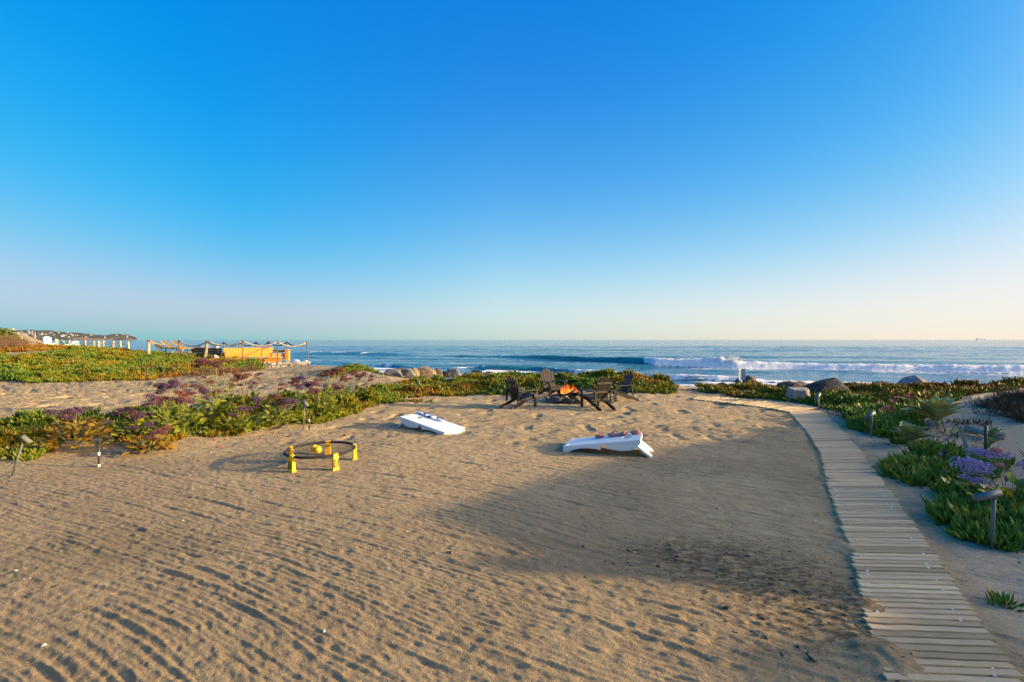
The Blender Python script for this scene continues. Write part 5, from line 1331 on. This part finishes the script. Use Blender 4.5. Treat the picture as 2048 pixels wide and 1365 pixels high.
# ------------------------------------------------------------------ neighbour's deck on the left
def catenary(a, b, sag, n=10):
    a, b = Vector(a), Vector(b)
    return [a.lerp(b, k / n) - Vector((0, 0, sag * 4 * (k / n) * (1 - k / n))) for k in range(n + 1)]

def rope_railing():
    root = empty('rope_railing', (0, 0, 0), 0, 'rope railing with rusty posts round the wooden deck', 'fence')
    front = [(297, 681.5, 27.3), (358, 682.0, 27.6), (415, 683.0, 26.6), (485, 682.5, 26.6), (555, 684.0, 27.0), (613, 685.0, 27.4)]
    back = [(447, 685.0, 32), (478, 685.0, 31.5), (512, 685.0, 31), (537, 684.0, 30.5), (574, 685.0, 29.8)]
    tops = []
    for i, (px, py, Y) in enumerate(front):
        t = at(px, py, Y); b = Vector((t.x, t.y, gz(t.x, t.y) - .1)); tops.append(t)
        if i == 0 or i == 2:
            b = b + Vector((0, 0, 0)); lean = Vector((.10, 0, 0)) if i == 2 else Vector((0, 0, 0))
            m = MB(); m.tube([b - lean * 2.0, t + Vector((0, 0, .06))], .055, 8); p = m.build('post', M['rust_metal'], root)
            w = MB(); L = (t - b).length; k = 0; n = 15
            for q in range(n):
                c = (b - lean * 2).lerp(t, .12 + .74 * q / (n - 1)); w.tube([c - Vector((0, 0, .024)), c - Vector((0, 0, .01)), c + Vector((0, 0, .012)), c + Vector((0, 0, .026))], [.06, .095, .095, .06], 9)
            w.build('rope_wrap', M['post_wood'] if i == 2 else M['rope'], p)
        else:
            off = Vector((.14, 0, 0)) if i == 5 else Vector((0, 0, 0))
            m = MB(); m.tube([b + off, t + Vector((0, 0, .04))], .030, 8); m.tube([t - Vector((0, 0, .03)), t + Vector((0, 0, .05))], .045, 8); m.build('post', M['rust_metal'], root)
    for a, b in zip(tops[:-1], tops[1:]):
        m = MB(); m.tube(catenary(a, b, .26 if (b - a).length < 2.05 else .30), .038, 7); m.build('rope', M['rope'], root)
    bt = []
    for (px, py, Y) in back:
        t = at(px, py, Y); bt.append(t); b = Vector((t.x, t.y, gz(t.x, t.y) - .2))
        m = MB(); m.tube([b, t + Vector((0, 0, .05))], .034 if px != 537 else .06, 8); m.build('post', M['rust_metal'], root)
    for a, b in zip([tops[2]] + bt, bt + [tops[5]]):
        m = MB(); m.tube(catenary(a, b, .24), .034, 7); m.build('rope', M['rope_dark'], root)
rope_railing()

def post_rope_fence():
    root = empty('post_and_rope_fence', (0, 0, 0), 0, 'pale wooden post fence with slack ropes on the dune crest', 'fence')
    P = [(114, 678.5, 43), (138, 681, 41), (170, 681.5, 39), (187.5, 682.5, 38.5), (197, 682, 35.5), (206, 682, 37), (226, 682.5, 36.5), (240, 682.5, 34.5), (256, 684, 33)]
    tops = []
    for (px, py, Y) in P:
        t = at(px, py, Y); b = Vector((t.x, t.y, gz(t.x, t.y) - .2)); tops.append(t)
        m = MB(); m.box(((t.x + b.x) / 2, t.y, (t.z + b.z) / 2), (.11, .11, t.z - b.z), None, .01); m.build('post', M['post_wood'], root)
    for i in range(len(tops) - 1):
        a, b = tops[i], tops[i + 1]
        for dz, mat, sg in ((-.10, 'rope', .16), (-.32, 'rope_dark' if i % 2 else 'rope', .20)):
            m = MB(); m.tube(catenary(a + Vector((0, -.08, dz)), b + Vector((0, -.08, dz)), sg), .025, 5); m.build('rope', M[mat], root)
post_rope_fence()

def lounger(px, Y, label, first=None):
    root = empty('deck_lounger', at(px, 706, Y), R(16), label, 'lounger', 'slatted deck loungers')
    root.location.z = EYE - 26.0 / FPX * Y - .02
    z = .30; hx = 0.0; ang = R(37); L = .74
    for s in (-1, 1):
        m = MB(); m.box((.62, s * .31, z), (1.3, .05, .06)); m.build('frame_rail', M['yellow_wood'], root)
        m = MB(); m.box((-L / 2 * math.cos(ang), s * .30, z + .02 + L / 2 * math.sin(ang)), (.01, .01, .01))
        m = MB(); m.box((0, 0, 0), (L, .045, .055), Matrix.Translation((-L / 2 * math.cos(ang), s * .31, z + .03 + L / 2 * math.sin(ang))) @ Matrix.Rotation(ang, 4, 'Y')); m.build('backrest_rail', M['yellow_wood'], root)
        for x in (.1, 1.15):
            m = MB(); m.box((x, s * .31, z / 2), (.05, .05, z)); m.build('leg', M['yellow_wood'], root)
        m = MB(); m.tube([(-.42, s * .28, z + .34), (-.08, s * .28, z - .02)], .018, 6); m.build('brace', M['yellow_wood'], root)
    for k in range(10):
        t = (k + .5) / 10 * L; m = MB(); m.box((0, 0, 0), (.07, .60, .022), Matrix.Translation((-t * math.cos(ang), 0, z + .055 + t * math.sin(ang))) @ Matrix.Rotation(ang, 4, 'Y')); m.build('slat', M['brown_wood'], root)
    for k in range(12):
        m = MB(); m.box((.05 + k * .105, 0, z + .035), (.075, .60, .022)); m.build('slat', M['brown_wood'], root)
lounger(324, 30.0, 'deck lounger at the left end by the wrapped post, back raised')
lounger(346, 30.6, 'middle deck lounger with the highest raised back')
lounger(367, 29.6, 'deck lounger nearest the sofa, back raised')

def wood_frame():
    c = at(368, 709, 28.6); root = empty('low_bench', (c.x, c.y, gz(c.x, c.y)), R(4), 'low pale yellow wooden bench in front of the loungers', 'bench')
    h = c.z - root.location.z
    m = MB(); m.box((0, 0, h), (1.5, .10, .14), None, .01); m.build('front_rail', M['yellow_wood'], root)
    for k in range(5):
        m = MB(); m.box((0, .14 + k * .12, h + .06), (1.45, .10, .025)); m.build('slat', M['yellow_wood'], root)
    for x in (-.68, .68):
        m = MB(); m.box((x, .02, (h - .08) / 2), (.09, .09, h - .08)); m.build('leg', M['yellow_wood'], root)
    m = MB(); m.box((-.78, 0, h + .03), (.07, .14, .22)); m.build('end_cap', M['yellow_wood'], root)
wood_frame()

def deck_sofa():
    c = at(447, 716, 28.0); zb = c.z
    root = empty('corner_sofa', (c.x, c.y, zb), 0, 'big slant backed wooden corner sofa on the deck', 'sofa')
    for (d, L, mat, nm, side) in ((Vector((.51, .86, 0)), 3.02, M['orange_wood'], 'right', 1), (Vector((-.86, .51, 0)), 3.7, M['brown_wood'], 'left', -1)):  # left wing's darker wood puts its shaded side into the colour
        inn = Vector((-d.y, d.x, 0)) if side > 0 else Vector((d.y, -d.x, 0))
        out = -inn; Mx = Matrix((d, out, Vector((0, 0, 1)))).transposed().to_4x4()
        n = 4
        for k in range(n):      # horizontal back boards, leaning outward
            z0, z1 = .60 * k / n, .60 * (k + 1) / n - .008
            pr = lambda z: .02 + z * .22
            m = MB(); m.add([(0 - pr(z0) * .5 * 1, pr(z0), z0), (L + pr(z0) * .5, pr(z0), z0), (L + pr(z1) * .5, pr(z1), z1), (-pr(z1) * .5, pr(z1), z1),
                             (0, pr(z0) - .04, z0), (L, pr(z0) - .04, z0), (L, pr(z1) - .04, z1), (0, pr(z1) - .04, z1)],
                            [(0, 1, 2, 3), (7, 6, 5, 4), (3, 2, 6, 7), (0, 4, 5, 1), (1, 5, 6, 2), (0, 3, 7, 4)], Mx); m.build('back_board', mat, root)
        for x in (.35, L * .5, L - .3):
            m = MB(); m.prism([(-.03, .02), (.03, .02), (.03, .34), (-.03, .34)], .12, .155, Mx); m.build('back_brace', M['brown_wood'], root)
        m = MB(); m.box((L / 2, -.38, .17), (L, .70, .10), Mx, .01); m.build('seat', M['yellow_wood'], root)
    return zb, c
zb, sc_ = deck_sofa()
def cushion(px, py, Y, w, h, mat, label):
    c = at(px, py, Y); n = 8; vs = []; fs = []
    for s in (1, -1):
        for i in range(n + 1):
            for j in range(n + 1):
                u, v = i / n * 2 - 1, j / n * 2 - 1; e = max(0, (1 - u ** 4) * (1 - v ** 4)) ** .5
                vs.append((u * w / 2, s * .09 * e, v * h / 2 * (1 - .1 * u * u)))
    N = (n + 1) ** 2
    for i in range(n):
        for j in range(n):
            a = i * (n + 1) + j; fs.append((a, a + 1, a + n + 2, a + n + 1)); fs.append((N + a, N + a + n + 1, N + a + n + 2, N + a + 1))
    me = bpy.data.meshes.new('cushion'); me.from_pydata(vs, [], fs); me.polygons.foreach_set('use_smooth', [True] * len(fs)); me.materials.append(mat)
    o = link('cushion', me, None, None, c, (R(-12), 0, R(-20))); tag(o, label, 'cushion', 'cushions showing over the sofa back')
cushion(431, 697.5, 29.6, .50, .34, M['cloth_white'], 'white cushion showing above the middle of the sofa back')
cushion(400, 697.5, 30.4, .62, .34, M['bag_pale'], 'grey blue cushion showing above the left end of the sofa back')
cushion(414, 697.8, 30.2, .55, .32, M['bag_pale'], 'grey blue cushion between the left one and the white one')

def deck_platform():
    a = at(445, 721, 27.0); root = empty('deck_step', (a.x, a.y, gz(a.x, a.y) - .05), R(20), 'pale wooden deck edge below the orange sofa back', 'deck')
    z1 = (EYE - 37.0 / FPX * 27.0) - root.location.z
    for k in range(3):
        m = MB(); m.box((1.55, -.05 - k * .0 + k * .16, z1 - .02), (3.3, .145, .045), None, .006); m.build('plank', M['yellow_wood'], root)
    m = MB(); m.box((1.55, .0, (z1 - .05) / 2), (3.2, .06, z1 - .05)); m.build('fascia_board', M['orange_wood'], root)
deck_platform()

def deck_armchair():
    c = at(559, 721, 28.4); root = empty('wooden_armchair', (c.x, c.y, c.z - .05), R(14), 'boxy orange wooden armchair at the right end of the deck', 'armchair')
    m = MB(); m.box((.46, 0, .36), (.16, .62, .72), None, .01); m.build('side_panel', M['orange_wood'], root)
    m = MB(); m.box((-.46, .1, .26), (.10, .62, .52), None, .01); m.build('side_panel', M['orange_wood'], root)
    for k in range(3):
        m = MB(); m.box((0, -.20, .20 + k * .125), (.80, .05, .115), None, .008); m.build('back_board', M['yellow_wood'], root)
    m = MB(); m.box((.05, -.12, .62), (.74, .06, .14), None, .008); m.build('head_board', M['brown_wood'], root)
    m = MB(); m.box((0, .15, .30), (.80, .60, .06)); m.build('seat', M['orange_wood'], root)
    m = MB(); m.box((-.30, .0, .10), (.50, .5, .10)); m.build('base_board', M['brown_wood'], root)
deck_armchair()
rock_at(421, 438, 709, 720, 26.6, M['rock_pale'], 160, 'pale grey stone in the ice plant before the sofa', 'stones by the deck')
for (a, lab) in (((586, 601, 719.5, 726, 27.8), 'white cloth bundle on the sand right of the armchair'), ((602, 620, 721, 726.5, 28.0), 'flatter white cloth bundle by the last rope post')):
    o = rock_at(*a, M['cloth_white'], 170 + int(a[0]), lab, 'white cloth bundles by the deck'); o.name = 'cloth_bundle'; o['category'] = 'cloth'

def stone_wall():
    root = empty('stone_wall', at(565, 736, 26.4), 0, 'low curved wall of whitish stones below the deck', 'wall'); root.location = (0, 0, 0)
    rnd = random.Random(12); k = 0
    for row in range(2):
        for i in range(15):
            f = (i + (.5 if row else 0)) / 14.5; px = 528 + 80 * f; Y = 25.6 + 1.7 * f ** 1.6
            t = at(px, 726.5, Y); b = t.x, Y + .05 * row
            zt = EYE - (726.5 - HOR) / FPX * Y
            h = .17 if row == 0 else .15; z = (zt - .15 - h * .5) if row == 0 else zt - h * .2
            o = rock((0, 0, 0), (.155 * rnd.uniform(.8, 1.2), .13, h * .68), M['wall_stone'], 200 + k, None, None, sub=2, planes=7); k += 1
            o.name = 'stone'; del o['category']; o.parent = root; o.location = (b[0], b[1], z + rnd.uniform(-.02, .02))
stone_wall()

# ------------------------------------------------------------------ turquoise chairs, dune posts and shrubs at the far left
TQ = make_chair(M['turq'], 'pale turquoise adirondack chair on the dune, the leftmost and most visible', 'chair', 'turquoise adirondack chairs on the dune')
place(TQ, at(101, 690, 36)[:2], (.95, -.30), None, .95, at(101, 696.5, 36).z)
place(copy_tree(TQ), at(134, 690, 39)[:2], (.2, .98), 'turquoise adirondack chair half sunk behind the dune crest, back to us', .9, at(134, 701, 39).z)
place(copy_tree(TQ), at(149, 690, 40)[:2], (-.8, .6), 'turquoise adirondack chair farthest right, its rounded back turned right', .9, at(149, 702, 40).z)
def dune_post(px, pt, pb, Y, label, cross=False, w=.09):
    t = at(px, pt, Y); b = at(px, pb, Y); root = empty('dune_post', b, 0, label, 'post', 'weathered posts on the left dune')
    m = MB(); m.box((0, 0, (t.z - b.z) / 2 - .2), (w, w, t.z - b.z + .4)); m.build('shaft', M['post_wood'], root)
    if cross:
        m = MB(); m.box((0, -w * .6, (t.z - b.z) * .72), (.5, .05, .08)); m.build('cross_arm', M['post_wood'], root)
dune_post(26, 657, 671, 44, 'pale post with a cross arm on top of the left dune', True)
dune_post(43, 674, 687, 36, 'short pale post on the sunny dune slope')
dune_post(70, 669, 676, 44, 'thin far post left of the turquoise chairs', False, .06)
dune_post(111, 678, 689, 38, 'pale post right of the leftmost turquoise chair')

def shrub(c, spread, height, n, label, seed, mat='stat', s0=1.6):
    rnd = random.Random(seed); root = empty('dune_shrub', c, 0, label, 'shrub', 'green shrubs on the left dune')
    me = _lf[0]; V = [Vector(v.co) for v in me.vertices]; F = [tuple(p.vertices) for p in me.polygons]
    m = MB(); al = []
    for k in range(n):
        a = rnd.uniform(0, 2 * PI); u = rnd.uniform(-.1, 1); rr = math.sqrt(max(0, 1 - u * u)) * rnd.uniform(.55, 1)
        p = Vector((rr * math.cos(a) * spread, rr * math.sin(a) * spread, u * height * rnd.uniform(.6, 1.05)))
        s = s0 * rnd.uniform(.7, 1.3)
        Q = Matrix.Translation(p) @ Matrix.Rotation(a - PI / 2, 4, 'Z') @ Matrix.Rotation(rnd.uniform(-.3, 1.1), 4, 'X') @ Matrix.Rotation(rnd.uniform(-.7, .7), 4, 'Y') @ Matrix.Scale(s, 4)
        m.add(V, F, Q, True); al += [v.co.y / .15 for v in me.vertices]
    ms = m.mesh('foliage', M[mat]); at_ = ms.attributes.new('along', 'FLOAT', 'POINT'); at_.data.foreach_set('value', al)
    o = link('foliage', ms, root); o['kind'] = 'stuff'
    m = MB(); m.tube([(0, 0, -.3), (.05, 0, height * .4), (.1, .05, height * .8)], [.05, .04, .02], 6); m.build('trunk', M['brown_wood'], root)
g = at(2, 682, 34); shrub((g.x, g.y, g.z - .1), .9, 1.0, 520, 'round green shrub at the left edge of the dune', 31)
g = at(-40, 690, 31); shrub((g.x, g.y, g.z - .1), 1.0, 1.0, 420, 'green shrub beyond the left edge of the frame', 33)
g = at(28, 690, 32); shrub((g.x, g.y, g.z - .05), .42, .42, 200, 'small green shrub right of the round one on the dune', 35)
SRC_GRASS = source_collection('grass_tufts', [leaf_clump(f'grass_tuft_{i}', M['dry'], 80 + i, 26, .10, (.22, .42), .0045, .55) for i in range(3)])
X, Y, Z, rnd = mat_points([(-120, 27.8), (0, 28.0), (55, 29.5)], [(-120, 33), (0, 33.5), (55, 33)], 30, 531, .05, .6, 0)
scatter('dune_grass', np.stack([X, Y, Z], -1), rnd.uniform(0, 6.28, len(X)), rnd.uniform(.8, 1.4, len(X)), rnd.uniform(0, 1, len(X)), SRC_GRASS, 'brownish dry grass on the left dune below the shrubs', seed=533)
# spray thrown up by the breaking wave
def spray():
    rnd = random.Random(3); m = MB(); Y = 81.5
    for k in range(420):
        t = rnd.random(); px = 1466 + rnd.gauss(0, 9) * (1.1 - t * .5); py = 722 - 12 * t ** .8 + rnd.gauss(0, 1.0); p = at(px, py, Y + rnd.uniform(-.6, .6)); s = rnd.uniform(.03, .13) * (1.15 - t)
        m.add([p + Vector((s, 0, -s * .4)), p + Vector((-s, 0, -s * .4)), p + Vector((0, s, -s * .3)), p + Vector((0, 0, s))], [(0, 1, 3), (1, 2, 3), (2, 0, 3), (0, 2, 1)])
    o = m.build('wave_spray', M['cloth_white']); tag(o, 'white spray thrown up over the breaking wave', 'spray', kind='stuff')
spray()
